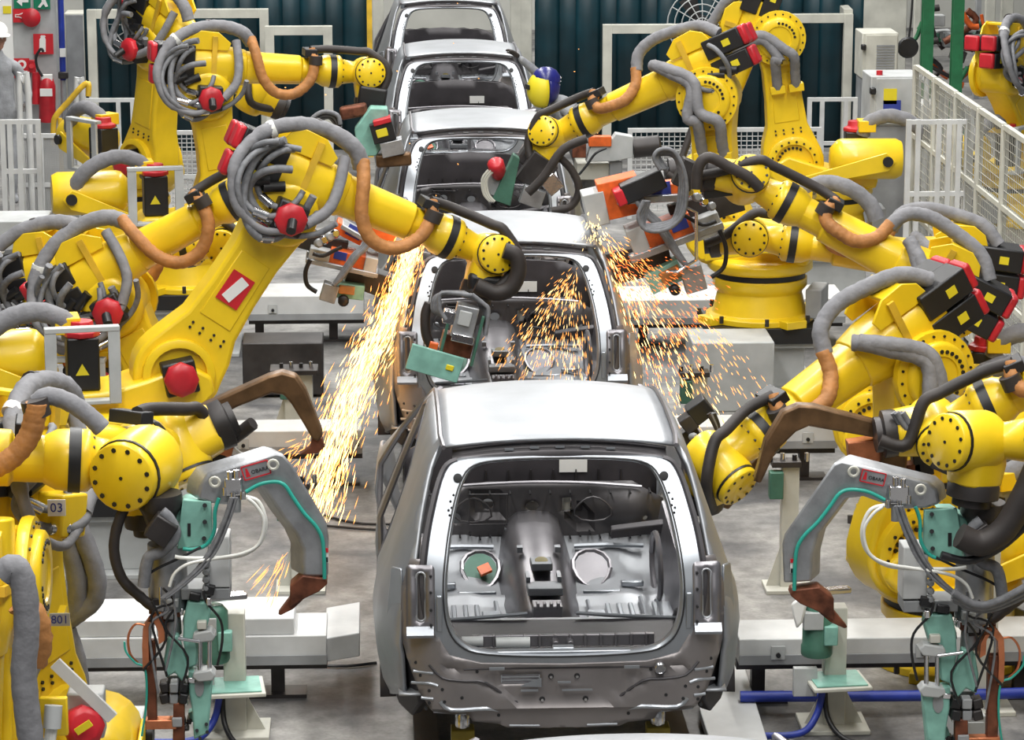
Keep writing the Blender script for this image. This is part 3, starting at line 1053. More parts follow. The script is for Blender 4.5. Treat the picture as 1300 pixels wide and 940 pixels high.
pedestal(-2.36, 4.11, .5, 'grey pedestal under the robot with the red document sticker')
pedestal(-2.36, 10.27, .5, 'grey pedestal behind the left spark stream')
pedestal(2.06, 8.78, .5, 'grey pedestal at the end of the right spark shower')
pedestal(-3.01, 12.74, .5, 'grey pedestal of the far left robot by the yellow handrail')
pedestal(3.09, 12.29, .5, 'grey pedestal of the far right robot by the curtain')
pedestal(3.31, .74, .2, 'low grey pedestal beyond the right edge under the bronze gun robot')
pedestal(-3.4, -1.61, .15, 'low grey pedestal outside the left edge')
RB = {}
RB['L1'] = robot('yellow robot reaching in from the left edge, holding the left grey C-shaped gun', -3.4, -1.61, .15, 5, 0, -4, 1.075, 1.28, tool=(.12, .0, -1), cs=1, loops=0, brown=False, dress=False, jdir=(-.35, -.93, .05), ws=1.22, those=False)
RB['L0'] = robot('yellow robot at the bottom left corner, forearm hanging straight down', -2.43, -1.59, 0, -92.4, -3, -78, 1.0, 1.20, tool=(0, -1, -.3), cs=-1, loops=0, guard=False, dress=False, brown=False, motors=False)
RB['L3'] = robot('yellow robot with the number 801 on its upright arm, holding the left bronze gun arm', -2.51, -1.12, 0, 61.1, -6.3, -10.5, 1.04, 1.28, tool=(.9, .2, .35), cs=1, loops=2, guard=False, brown=False, emotor=False)
RB['L4'] = robot('yellow robot with red document sticker on its arm, reaching over the second car', -2.36, 4.11, .5, 10.3, 35.1, -23.9, 1.15, 1.29, tool=(-.30, -.25, -1), cs=1, loops=4)
RB['L5'] = robot('yellow robot with sagging tan sleeve, second from the left edge behind the pale frame', -2.50, 5.50, 0, -4.8, -26.6, 28.4, .72, 1.27, tool=(1, 0, -.8), cs=1, loops=4)
RB['L5b'] = robot('yellow robot with looped cables at the left edge, behind the tan sleeved one', -2.87, 6.23, 0, -14.1, -39.3, 11.3, .64, 1.26, tool=(1, -.2, -.3), cs=1, loops=4)
RB['L6'] = robot('yellow robot at the far left, upright before the dark curtain', -3.01, 12.74, .5, -49.1, 11.6, -23.2, 1.04, 1.27, tool=(1, .2, -.5), cs=1, loops=3, brown=False)
RB['L7'] = robot('yellow robot with level forearm in front of the left curtain', -2.36, 10.27, .5, 9.7, -8.3, -4, .88, 1.28, tool=(.05, -.1, -1), cs=1, loops=4)
RB['R1'] = robot('yellow robot with large balancer cylinder before the right curtain', 3.09, 12.29, .5, 178, 8.3, -70.2, 1.10, 1.31, tool=(-1, 0, -.1), cs=-1, loops=0)
RB['R2'] = robot('yellow robot reaching down left past the masked welder', 2.06, 8.78, .5, 162.2, 4.3, -25.6, 1.02, 1.28, tool=(-.35, -.2, -1), cs=-1, loops=1)
RB['R3'] = robot('yellow robot on the right with forearm raised toward the third car', 2.58, 4.64, 0, 171.2, -20.2, 27.3, .74, 1.35, tool=(-1, 0, .2), cs=-1, loops=0)
RB['R4'] = robot('yellow robot close to the right mesh fence, behind the raised forearm', 2.89, 5.60, 0, 173.2, -26.6, 7.2, .68, 1.34, tool=(-1, .1, -.1), cs=-1, loops=0)
RB['R5'] = robot('yellow robot right of the nearest car, forearm pointing at its pillar', 2.23, 1.98, 0, 201.9, -3, -29.5, .98, 1.22, tool=(-.25, .5, -.9), cs=-1, loops=0)
RB['R6'] = robot('yellow robot wrist at the right edge, holding the right grey C-shaped gun', 3.13, -.74, 0, 165.3, -17, -3.6, 1.05, 1.28, tool=(-.10, -.05, -1), cs=-1, loops=0, jdir=(-.82, -.5, .25), ws=1.1, those=False)
RB['R6b'] = robot('yellow robot beyond the right edge, holding the right bronze gun arm', 3.31, .74, .2, 173.8, -9.3, -25.1, 1.04, 1.28, tool=(-1, 0, -.1), cs=-1, loops=0)
RB['R7'] = robot('yellow robot at the top right corner, outside the mesh fence', 5.5, 15.9, 0, 48.7, -37, -3, 1.04, 1.27, tool=(0, 0, -1), cs=1, loops=4)

# ------------------------------------------------------------------ welding guns
def PT(pts, Y=None):
    return [P(p[0], p[1], p[2] if len(p) > 2 else Y) for p in pts]
def PXM(Y):
    return (Y-CAM.y)/FPX/math.cos(PITCH)*1.01
def pbox(mb, x0, y0, x1, y1, Y, dep, ang=0):
    """box seen as the rectangle x0..y1 at distance Y, dep deep, turned by ang degrees about the view-depth axis"""
    c = P((x0+x1)/2, (y0+y1)/2, Y)+V((0, dep/2, 0))
    k = PXM(Y)
    a = R(-ang)
    u = V((math.cos(a), 0, math.sin(a)))*(x1-x0)*k/2
    v = V((-math.sin(a), 0, math.cos(a)))*(y1-y0)*k/2*1.03
    return mb.obox(c, u, V((0, dep/2, 0)), v)
def part(name, m, parent, bev=0., **kw):
    return lambda mb: mb.build(name, m, parent, bev=bev, **kw)

def obara(fm, Y, yoke, vec, label, rot, tools):
    f = lambda pts, dy=0: [P(*fm(x, y), Y+dy) for x, y in pts]
    f1 = lambda x, y, dy=0: P(*fm(x, y), Y+dy)
    k = PXM(Y)
    g = thing('weld_gun', label, 'welding gun', f1(235, 640, .1), 'grey C-shaped weld guns')
    yk = MB().prism([P(x, y, Y) for x, y in yoke], vec).build('gun_yoke', 'alu', g, bev=.012, seg=2)
    for x, y in ((273, 611), (347, 589)):
        c = f1(x, y, -.01)
        MB().tube([c+V((math.cos(a)*6*k, -.015, math.sin(a)*6*k)) for a in [2*PI*i/12 for i in range(13)]], 2*k, 6, 1).build('lifting_eye', 'cream', yk)
    # name plate
    c = f1(325, 597, -.006)
    ca, sa = math.cos(rot), math.sin(rot)
    u, v = V((ca, 0, sa)), V((-sa, 0, ca))
    pw, ph = .055, .028
    np_ = MB().obox(c, u*pw, V((0, .003, 0)), v*ph).build('name_plate', 'alu', yk)
    for uu, vv, du, dv in ((0, 1, pw, .0025), (0, -1, pw, .0025), (-1, 0, .0025, ph), (1, 0, .0025, ph)):
        MB().obox(c+u*uu*pw+v*vv*ph-V((0, .004, 0)), u*du, V((0, .002, 0)), v*dv).build('plate_border', 'sred', np_)
    MB().prism([c+u*(-.046)+v*(-.018)-V((0, .006, 0)), c+u*(-.028)+v*(-.018)-V((0, .006, 0)), c+u*(-.033)+v*.018-V((0, .006, 0)), c+u*(-.041)+v*.018-V((0, .006, 0))], (0, .003, 0)).build('plate_mark', 'sred', np_)
    text('plate_lettering', 'OBARA', .0225, c+u*.016-V((0, .006, 0))-v*.004, (PI/2, -rot, 0), 'sblack', np_)
    # teal cooling hose along the yoke
    MB().tube(f([(312, 625), (330, 615), (350, 612), (362, 617), (372, 632), (386, 652), (402, 670), (410, 690), (412, 735)], -.02), 2.6*k, 7, 4).build('cooling_hose', 'teal', g)
    MB().tube(f([(278, 633), (273, 650), (272, 675), (262, 692), (245, 698), (232, 697)], -.03), 2.6*k, 7, 4).build('cooling_hose', 'teal', g)
    # electrode holder at the end
    el = MB().prism(f([(384, 731), (414, 735), (416, 742), (405, 752), (388, 760), (368, 772), (368, 745)], -.01), (0, .10, 0)).build('electrode_holder', 'rust', g, bev=.006)
    MB().prism(f([(368, 760), (385, 762), (372, 774), (356, 782), (353, 780)], .01), (0, .05, 0)).build('electrode_tip', 'rust', el, bev=.004)
    hl = MB().obox(f1(414, 706, -.008), V((.010, 0, 0)), V((0, .003, 0)), V((0, 0, .030))).build('hazard_label', 'swhite', yk)
    MB().obox(f1(414, 699, -.013), V((.009, 0, 0)), V((0, .002, 0)), V((0, 0, .009))).build('label_print', 'sred', hl)
    MB().obox(f1(414, 711, -.013), V((.008, 0, 0)), V((0, .002, 0)), V((0, 0, .010))).build('label_print', 'sblack', hl)
    # mint bracket
    mb_ = MB().prism(f([(232, 635), (268, 637), (270, 692), (225, 698), (228, 665)], .0), (0, .03, 0)).build('mount_bracket', 'mint', g, bev=.004)
    MB().prism(f([(233, 640), (252, 640), (226, 664), (224, 700), (214, 690), (212, 655)], .03), (0, .16, 0)).build('mount_web', 'mint', mb_, bev=.006)
    for x, y in ((260, 642), (260, 663), (259, 684)):
        MB().cyl(f1(x, y, -.02), f1(x, y, .02), 3*k, n=8).build('bracket_bolt', 'black', mb_)
    MB().prism(f([(238, 665), (242, 665), (242, 681), (238, 681)], -.004), (0, .008, 0)).build('bracket_slot', 'black', mb_)
    # valve block
    vb = pbox(MB(), *(min(fm(285, 600)[0], fm(307, 600)[0]), fm(0, 608)[1], max(fm(285, 600)[0], fm(307, 600)[0]), fm(0, 630)[1]), Y-.05, .06).build('valve_block', 'chrome', g, bev=.006)
    for x, y in ((292, 604), (300, 602), (296, 630), (308, 629), (286, 624)):
        MB().cyl(f1(x, y-5, -.04), f1(x, y+5, -.04), 4*k, n=8).build('valve_fitting', 'chrome', vb)
    MB().cyl(f1(300, 628, -.02), f1(300, 650, -.02), 6*k, n=10).build('valve_pot', 'mgrey', vb)
    # cables: white loop, grey bundle
    MB().tube(f([(312, 631), (328, 637), (337, 660), (333, 685), (315, 702), (290, 708), (240, 709), (222, 707)], -.08), 2.6*k, 7, 5).build('white_cable', 'wcable', g)
    MB().tube(f([(314, 633), (325, 642), (335, 662), (329, 690), (308, 703), (275, 709), (240, 716), (222, 728), (215, 745)], -.10), 2.2*k, 7, 5).build('white_cable', 'wcable', g)
    for i in range(4):
        MB().tube(f([(293+2.5*i, 632), (284+2.5*i, 660), (268+3*i, 695), (250+2.5*i, 722), (225+2*i, 745), (205+2*i, 760)], -.09-.012*(i % 2)), 2.0*k, 6, 4).build('grey_cable', 'cable', g)
    # actuator column and transformer casing
    ac = MB().cyl(f1(212, 690, .07), f1(214, 772, .07), 25*k, n=18).build('actuator_housing', 'alu', g)
    MB().cyl(f1(213, 720, .05), f1(218, 805, .05), 13*k, n=16).build('actuator_cylinder', 'alu', ac)
    MB().cyl(f1(217, 780, .03), f1(219, 840, .03), 5*k, n=10).build('guide_rod', 'chrome', ac)
    MB().cyl(f1(204, 745, .0), f1(205, 790, .0), 3*k, n=8).build('guide_rod', 'chrome', ac)
    wb = pbox(MB(), *sorted_box(fm(264, 682), fm(292, 747)), Y+.0, .14).build('control_casing', 'white', g, bev=.006)
    for i in range(4):
        MB().lathe(f1(262, 715+i*10, -.0), (0, -1, 0), [(5*k, 0), (5*k, .02), (3*k, .03)], 10).build('casing_knob', 'mgrey', wb)
    pbox(MB(), *sorted_box(fm(230, 748), fm(292, 762)), Y+.0, .16).build('slide_plate', 'mgrey', g, bev=.004)
    # clutter of brackets, valves and plugs around the actuator
    rnd = random.Random(3)
    for i in range(22):
        x, y = rnd.uniform(186, 262), rnd.uniform(742, 800)
        w_, h_ = rnd.uniform(5, 16), rnd.uniform(4, 13)
        pbox(MB(), *sorted_box(fm(x, y), fm(x+w_, y+h_)), Y-.02+rnd.uniform(-.05, .10), rnd.uniform(.03, .09), rnd.uniform(-15, 15)).build('actuator_bracket', rnd.choice(('mgrey', 'alu', 'dark', 'black', 'chrome', 'pale', 'rust')), g, bev=.004)
    for i in range(12):
        x, y = rnd.uniform(206, 244), rnd.uniform(855, 925)
        w_, h_ = rnd.uniform(5, 14), rnd.uniform(4, 14)
        pbox(MB(), *sorted_box(fm(x, y), fm(x+w_, y+h_)), Y-.02+rnd.uniform(-.05, .06), rnd.uniform(.03, .08), rnd.uniform(-20, 20)).build('pivot_bracket', rnd.choice(('mgrey', 'rust', 'dark', 'black', 'chrome', 'mint', 'red')), g, bev=.004)
    for i in range(5):
        x, y = rnd.uniform(190, 245), rnd.uniform(735, 780)
        MB().tube(f([(x, y), (x+rnd.uniform(-14, 14), y+rnd.uniform(10, 30)), (x+rnd.uniform(-20, 20), y+rnd.uniform(35, 70)), (x+rnd.uniform(-12, 12), y+rnd.uniform(80, 120))], -.07), 1.7*k, 6, 4).build('black_cable', ('black', 'cable')[i % 2], g)
    # lower mint castings
    MB().prism(f([(238, 764), (266, 766), (268, 778), (262, 800), (252, 812), (250, 845), (238, 850), (232, 812), (233, 785)], -.02), (0, .09, 0)).build('upper_casting', 'mint', g, bev=.008)
    MB().prism(f([(212, 812), (226, 806), (232, 828), (240, 850), (232, 868), (222, 855), (210, 862), (208, 838)], -.03), (0, .05, 0)).build('link_casting', 'mint', g, bev=.008)
    lc = MB().prism(f([(239, 852), (270, 858), (268, 885), (264, 932), (246, 940), (244, 905), (240, 880)], -.03), (0, .08, 0)).build('lower_casting', 'mint', g, bev=.008)
    MB().prism([f1(253+6*math.cos(a), 873+12*math.sin(a), -.036) for a in [2*PI*i/14 for i in range(14)]], (0, .01, 0)).build('casting_recess', 'mgrey', lc)
    for x, y in ((262, 920), (250, 928), (263, 930), (254, 938)):
        MB().cyl(f1(x, y, -.045), f1(x, y, .0), 2.4*k, n=8).build('casting_bolt', 'black', lc)
    for yy in (807, 857):
        MB().prism(f([(246, yy-2), (268, yy-6), (274, yy+1), (270, yy+8), (252, yy+10), (244, yy+4)], -.06), (0, .08, 0)).build('clamp_block', 'pale', g, bev=.006)
    for xx in (254, 266):
        MB().cyl(f1(xx, 805, -.03), f1(xx, 856, -.03), 3.2*k, n=10).build('tie_rod', 'chrome', g)
    MB().cyl(f1(226, 811, -.06), f1(254, 815, -.06), 2.6*k, n=8).build('pin', 'chrome', g)
    pbox(MB(), *sorted_box(fm(250, 790), fm(262, 800)), Y-.05, .06).build('brass_pad', 'cream', g, bev=.004)
    # copper shunt
    sh = []
    for x, y in ((206, 812), (205, 795), (200, 784), (192, 783), (186, 792), (185, 815), (186, 845)):
        sh.append(f1(x, y, -.02))
    m = MB()
    m.loft([[p+V((-.012, -.045, -.008)), p+V((-.012, .03, -.008)), p+V((.014, .03, .008)), p+V((.014, -.045, .008))] for p in sh])
    m.build('copper_shunt', 'copper', g)
    MB().prism(f([(184, 815), (197, 815), (199, 915), (187, 915)], -.05), (0, .05, 0)).build('copper_bar', 'rust', g, bev=.004)
    pbox(MB(), *sorted_box(fm(184, 915), fm(224, 927)), Y-.06, .06, 0).build('copper_bar', 'copper', g, bev=.004)
    MB().prism(f([(220, 893), (234, 893), (234, 950), (219, 950)], -.05), (0, .05, 0)).build('electrode_shank', 'rust', g, bev=.006)
    for i in range(6):
        x, y = 203+(i % 3)*12, 868+(i//3)*14
        pbox(MB(), *sorted_box(fm(x, y), fm(x+11, y+13)), Y-.05-.01*(i % 2), .07, 12*(i % 3-1)).build('pivot_block', ('dark', 'mgrey', 'black')[i % 3], g, bev=.006)
    pbox(MB(), *sorted_box(fm(212, 858), fm(240, 885)), Y+.03, .08).build('pivot_housing', 'mgrey', g, bev=.006)
    MB().tube(f([(186, 795), (172, 793), (163, 808), (165, 830), (175, 842)], -.05), 1.6*k, 6, 4).build('thin_hose', 'copper', g)
    MB().tube(f([(158, 815), (160, 828), (172, 842), (184, 850), (186, 890), (180, 935)], -.06), 1.5*k, 6, 4).build('thin_hose', 'teal', g)
    # dark cables from wrist to actuator
    MB().tube(f([(168, 625), (150, 665), (145, 700), (155, 735), (178, 758), (195, 772)], .02), 7*k, 9, 5, .05).build('wrist_cable', 'rubber', g)
    MB().tube(f([(205, 650), (215, 660), (222, 680), (205, 700), (188, 710), (182, 745)], -.07), 8*k, 9, 5).build('wrist_cable', 'cable', g)
    pbox(MB(), *sorted_box(fm(188, 660), fm(220, 692)), Y-.12, .1, 35*(1 if fm(1, 0)[0] < fm(2, 0)[0] else -1)).build('cable_coupling', 'dark', g, bev=.006)
    MB().tube(f([(258, 750), (262, 765), (280, 788), (282, 815), (276, 845)], -.05), 1.8*k, 6, 4).build('black_cable', 'black', g)
    MB().tube(f([(255, 695), (230, 708), (200, 722), (180, 735)], -.05), 2.*k, 6, 4).build('black_cable', 'black', g)
    MB().lathe(f1(203, 632, .05), f1(204, 668, .05)-f1(203, 632, .05), [(28*k, -.02), (30*k, .03), (24*k, .06), (16*k, .13)], 18).build('wrist_adaptor', 'dark', g)
    return g
def sorted_box(a, b):
    return min(a[0], b[0]), min(a[1], b[1]), max(a[0], b[0]), max(a[1], b[1])

YL = [(251, 634), (254, 617), (265, 601), (311, 587), (350, 575), (360, 577), (371, 589), (416, 664), (419, 682), (418, 733), (385, 733), (385, 698), (377, 680), (358, 655), (337, 623), (330, 620), (310, 626), (290, 642), (270, 640)]
YR = [(1193, 640), (1189, 622), (1178, 612), (1120, 598), (1069, 585), (1058, 589), (1041, 613), (995, 679), (992, 692), (994, 741), (1030, 739), (1031, 706), (1038, 679), (1072, 634), (1095, 631), (1120, 640), (1150, 647), (1175, 646)]
gl = obara(lambda x, y: (x, y), -1.66, YL, (-.06, .12, .0), 'grey C-shaped weld gun with teal hose, left of the nearest car', R(16), None)
gr = obara(lambda x, y: (1083+(347-x)*1.149, 598+(y-589)*1.04), -.42, YR, (.06, .12, .0), 'grey C-shaped weld gun with teal hose, right of the nearest car', R(-13), None)

# bronze gun arms
def bronze(poly, Y, label, tippoly, extra):
    g = thing('bronze_gun', label, 'welding gun', P(*poly[0], Y), 'bronze gun arms')
    MB().prism(PT(poly, Y), (0, .09, 0)).build('gun_arm', 'bronze', g, bev=.012)
    if tippoly:
        MB().prism(PT(tippoly, Y+.02), (0, .06, 0)).build('electrode_tip', 'rust', g, bev=.004)
    return g
g = bronze([(236, 525), (300, 496), (340, 478), (358, 473), (376, 478), (388, 496), (404, 536), (410, 552), (405, 562), (396, 558), (386, 540), (370, 514), (360, 502), (345, 500), (300, 518), (272, 533), (266, 545), (268, 582), (246, 590), (240, 560)], .30, 'bronze gun arm above the left grey C-shaped gun', [(396, 553), (409, 557), (412, 568), (404, 576), (380, 578), (394, 568)], 1)
for i, (x0, y0, x1, y1, m_) in enumerate(((270, 545, 292, 560, 'rust'), (278, 560, 296, 580, 'copper'), (284, 552, 300, 566, 'chrome'), (262, 575, 285, 592, 'dark'))):
    pbox(MB(), x0, y0, x1, y1, .28, .08, 15).build('shunt_block', m_, g, bev=.005)
MB().tube(PT([(290, 560), (305, 575), (325, 580), (345, 570)], .3), .007, 6, 4).build('cable', 'wcable', g)
g = bronze([(958, 612), (972, 560), (994, 524), (1014, 515), (1035, 516), (1137, 542), (1155, 562), (1150, 605), (1118, 610), (1120, 566), (1113, 557), (1027, 542), (1011, 549), (985, 574), (966, 615)], .95, 'bronze gun arm above the right grey C-shaped gun', None, 1)
for i, (x0, y0, x1, y1, m_) in enumerate(((1078, 560, 1118, 590, 'copper'), (1085, 585, 1112, 600, 'rust'), (1160, 575, 1185, 605, 'black'), (1150, 590, 1170, 610, 'rust'))):
    pbox(MB(), x0, y0, x1, y1, 1.0, .1, -8).build('shunt_block', m_, g, bev=.005)
for i in range(4):
    MB().tube(PT([(1134+4*i, 524), (1150+4*i, 548), (1175+4*i, 570), (1200+3*i, 590)], .80-.02*(i % 2)), .016, 7, 4).build('cable', 'cable', g)
pbox(MB(), 1185, 575, 1218, 602, .72, .1, 25).build('cable_coupling', 'dark', g, bev=.008)

# transformer guns (orange and grey boxes)
def xgun(fm, Y, label, sg, anchor):
    f = lambda pts, dy=0: [P(*fm(x, y), Y+dy) for x, y in pts]
    k = PXM(Y)
    g = thing('transformer_gun', label, 'welding gun', P(*fm(440, 350), Y), 'orange transformer guns')
    a = 13*sg
    b = lambda n_, x0, y0, x1, y1, dy, dep, m_, da=0, bev=.006: pbox(MB(), *sorted_box(fm(x0, y0), fm(x1, y1)), Y+dy, dep, a+da).build(n_, m_, g, bev=bev)
    b('transformer_case', 418, 322, 466, 344, 0, .22, 'orange')
    b('case_end_plate', 462, 328, 478, 352, -.02, .26, 'pale')
    b('case_end_plate', 392, 318, 418, 336, -.02, .26, 'pale')
    b('blue_label', 424, 320, 440, 330, -.006, .004, 'sblue')
    b('base_rail', 388, 338, 480, 344, -.03, .30, 'alu')
    b('transformer_case', 468, 286, 506, 318, .05, .22, 'orange', 8)
    b('case_end_plate', 500, 298, 520, 326, .04, .26, 'pale', 8)
    b('base_rail', 430, 300, 490, 306, .03, .26, 'alu', 18)
    b('transformer_case', 424, 290, 462, 304, .08, .2, 'orange', 15)
    b('blue_label', 440, 288, 460, 302, .07, .004, 'sblue', 15)
    b('mint_carriage', 428, 362, 462, 380, 0, .18, 'mint', -6)
    b('brass_fitting', 430, 364, 450, 374, -.03, .04, 'brown', -6)
    b('cylinder_head', 408, 362, 428, 384, -.04, .12, 'alu', 5)
    b('dark_frame', 440, 345, 500, 372, .10, .2, 'dark', 8)
    MB().lathe(P(*fm(436, 382), Y-.02), (0, -1, 0), [(7*k, -.1), (7*k, .02), (5*k, .03)], 12).build('black_knob', 'black', g)
    for i in range(3):
        MB().tube(f([(470+2*i, 290+6*i), (462, 312+3*i), (448+3*i, 325), (432+2*i, 350), (424, 362)], -.05-.015*i), .016, 7, 4).build('cable', 'cable', g)
    MB().tube(f([(394, 330), (388, 345), (390, 362), (402, 371)], -.04), .015, 7, 4).build('cable', 'black', g)
    MB().tube(f([(397, 322), (410, 325), (425, 318), (434, 314)], -.06), .013, 7, 4).build('cable', 'black', g)
    for i in range(5):
        x, y = 396+i*7, 296+((i*13) % 17)
        MB().lathe(P(*fm(x, y), Y-.05), (.3, -1, .2), [(5*k, 0), (6*k, .03), (4*k, .05)], 10).build('fitting', ('chrome', 'mgrey')[i % 2], g)
    b('mounting_arm', 372, 300, 440, 322, .12, .12, 'dark', 4)
    return g
xgun(lambda x, y: (x, y), 5.35, 'orange and grey transformer gun at the top of the left spark stream', 1, None)
gR = xgun(lambda x, y: (838-(x-450)*1.35, 300+(y-335)*1.45), 5.3, 'orange and grey transformer gun right of the second car, in the sparks', -1.6, None)
# looped cables and red capped motor of the right transformer gun
mo = pbox(MB(), 790, 226, 845, 250, 5.2, .16, -24).build('servo_motor', 'black', gR, bev=.008)
pbox(MB(), 782, 242, 794, 262, 5.19, .18, -24).build('motor_cap', 'red', mo, bev=.01)
for i in range(4):
    MB().tube(PT([(838+3*i, 215), (830+2*i, 200), (838, 190+2*i), (855, 192+2*i), (868-2*i, 215), (872-3*i, 245), (866-3*i, 275), (845, 292-3*i), (820, 292-2*i), (810+3*i, 275), (818+2*i, 255)], 5.05+.02*i), .014, 7, 4).build('cable', 'cable', gR)
pbox(MB(), 860, 205, 885, 240, 5.1, .12, 25).build('cable_coupling', 'dark', gR, bev=.008)
MB().tube(PT([(884, 240), (887, 212), (900, 200), (925, 212), (950, 225), (965, 240)], 4.6), .035, 9, 5).build('supply_hose', 'rubber', gR)
pbox(MB(), 893, 222, 940, 250, 4.75, .2, -8).build('tool_changer', 'black', gR, bev=.01)
MB().tube(PT([(868, 262), (884, 270), (884, 330), (860, 345), (846, 345)], 5.2), .012, 7, 1).build('guard_rail', 'chrome', gR)

# gun hanging inside the second car
g = thing('plate_gun', 'grey block and mint plate gun hanging in the second car', 'welding gun', P(570, 440, 4.2))
q = lambda n_, x0, y0, x1, y1, Y, dep, m_, a=17, bev=.005: pbox(MB(), x0, y0, x1, y1, Y, dep, a).build(n_, m_, g, bev=bev)
q('mint_plate', 518, 446, 586, 478, 4.05, .03, 'mint')
q('brass_tag', 566, 464, 576, 471, 4.04, .01, 'sticker')
q('cylinder_block', 576, 390, 604, 430, 4.1, .12, 'alu', 14)
q('block_cover', 582, 396, 598, 414, 4.085, .02, 'pale', 14)
q('block_base', 573, 426, 602, 436, 4.08, .15, 'chrome', 14)
q('fitting_block', 563, 396, 578, 412, 4.1, .1, 'chrome', 14)
q('brown_body', 560, 428, 600, 452, 4.16, .14, 'rust', 14)
q('red_clip', 545, 436, 556, 446, 4.1, .05, 'orange', 14)
q('green_rod', 604, 402, 608, 466, 4.12, .03, 'dgreen', 14)
q('green_rod', 562, 410, 566, 450, 4.1, .02, 'dgreen', 14)
q('tool_adaptor', 594, 350, 640, 374, 4.35, .2, 'black', 8, .03)
for i in range(4):
    MB().tube(PT([(590+2*i, 372+i), (570-3*i, 372), (552+2*i, 378+3*i), (550+3*i, 395), (566, 400+2*i)], 4.15-.02*i), .014, 7, 4).build('cable', 'cable', g)
    MB().tube(PT([(590+3*i, 374), (605+3*i, 380+2*i), (614+2*i, 395), (616, 420+2*i)], 4.2-.02*i), .014, 7, 4).build('cable', 'cable', g)
MB().tube(PT([(604, 362), (628, 372), (648, 366), (658, 345), (655, 325), (640, 318)], 4.3), .05, 10, 4).build('wrist_hose', 'rubber', g)
MB().tube(PT([(545, 385), (540, 400), (541, 425), (548, 440)], 4.2), .03, 8, 4).build('wrist_hose', 'rubber', g)

# mint gun of the level-forearm robot
g = thing('mint_gun', 'mint green gun with black motor, left of the third car', 'welding gun', P(475, 165, 10.1))
MB().prism(PT([(450, 165), (470, 137), (492, 138), (496, 170), (478, 198), (455, 200)], 10.0), (0, .18, 0)).build('gun_body', 'mint', g, bev=.01)
q = lambda n_, x0, y0, x1, y1, Y, dep, m_, a=17, bev=.005: pbox(MB(), x0, y0, x1, y1, Y, dep, a).build(n_, m_, g, bev=bev)
q('servo_motor', 472, 156, 500, 180, 9.9, .16, 'black', -15)
q('motor_cap', 474, 152, 496, 158, 9.88, .18, 'red', -15)
q('warning_sticker', 478, 164, 492, 174, 9.89, .01, 'sticker', -15)
q('grey_box', 484, 180, 512, 198, 9.9, .2, 'alu', -12)
q('brown_electrode_arm', 478, 196, 522, 212, 9.95, .1, 'bronze', -4, .02)
q('flange_block', 455, 112, 490, 138, 10.3, .25, 'black', 10, .02)
q('brown_yoke', 432, 135, 466, 150, 10.1, .12, 'rust', -10, .02)
for i in range(5):
    MB().tube(PT([(432, 158+2*i), (428-2*i, 146+i), (410, 142+2*i), (395+2*i, 152), (386+2*i, 168+i)], 9.9+.03*i), .018, 7, 4).build('cable', ('cable', 'black')[i % 2], g)
# green gun of the robot by the welder
g = thing('green_gun', 'dark green gun with red cap before the third car', 'welding gun', P(655, 230, 9.0))
q = lambda n_, x0, y0, x1, y1, Y, dep, m_, a=17, bev=.005: pbox(MB(), x0, y0, x1, y1, Y, dep, a).build(n_, m_, g, bev=bev)
MB().prism(PT([(652, 196), (660, 202), (648, 262), (625, 254)], 8.95), (0, .12, 0)).build('gun_plate', 'dgreen', g, bev=.006)
MB().lathe(P(631, 214, 8.95), (-.2, -.6, .7), [(.05, -.08), (.065, 0), (.065, .06), (.045, .08)], 12).build('red_cap', 'red', g)
q('servo_body', 618, 220, 640, 248, 9.0, .14, 'mgrey', 20)
q('clamp_frame', 664, 200, 700, 240, 9.05, .14, 'dark', 35)
q('tool_mount', 660, 190, 690, 215, 9.2, .2, 'dark', 35, .02)
q('silver_fitting', 662, 240, 690, 262, 8.95, .1, 'alu', 20)
q('silver_fitting', 690, 225, 712, 245, 8.95, .1, 'chrome', 50)
MB().tube(PT([(670, 245), (690, 225), (715, 190), (745, 176)], 8.75), .035, 9, 4).build('supply_hose', 'rubber', g)
MB().tube(PT([(705, 195), (725, 215), (735, 240), (725, 262), (700, 268)], 8.8), .03, 9, 4).build('supply_hose', 'rubber', g)
for i in range(3):
    MB().tube(PT([(620+4*i, 216), (612+3*i, 228), (614+3*i, 246), (622+3*i, 256)], 8.9), .01, 6, 4).build('cable', 'cream', g)
# gun of the far right robot: grey plate on a shelf bracket
g = thing('plate_carrier_gun', 'pale grey plate gun with orange block, right of the welder', 'welding gun', P(780, 190, 12.2))
q = lambda n_, x0, y0, x1, y1, Y, dep, m_, a=0, bev=.005: pbox(MB(), x0, y0, x1, y1, Y, dep, a).build(n_, m_, g, bev=bev)
MB().prism(PT([(744, 206), (752, 180), (778, 176), (782, 170), (804, 174), (804, 200), (780, 205)], 12.0), (0, .15, 0)).build('carrier_plate', 'pale', g, bev=.006)
q('orange_block', 748, 174, 776, 186, 11.98, .1, 'orange')
q('cream_shelf', 733, 208, 776, 228, 12.1, .4, 'cream')
q('dark_bracket', 774, 206, 790, 232, 12.05, .2, 'mgrey')
q('red_core', 727, 176, 744, 200, 12.0, .1, 'rust')
MB().lathe(P(804, 188, 12.05), (1, 0, .1), [(.09, 0), (.09, .22), (.06, .24)], 14).build('mount_drum', 'dark', g)
MB().tube(PT([(770, 188), (756, 195), (745, 210), (735, 222)], 11.9), .012, 6, 4).build('cable', 'black', g)
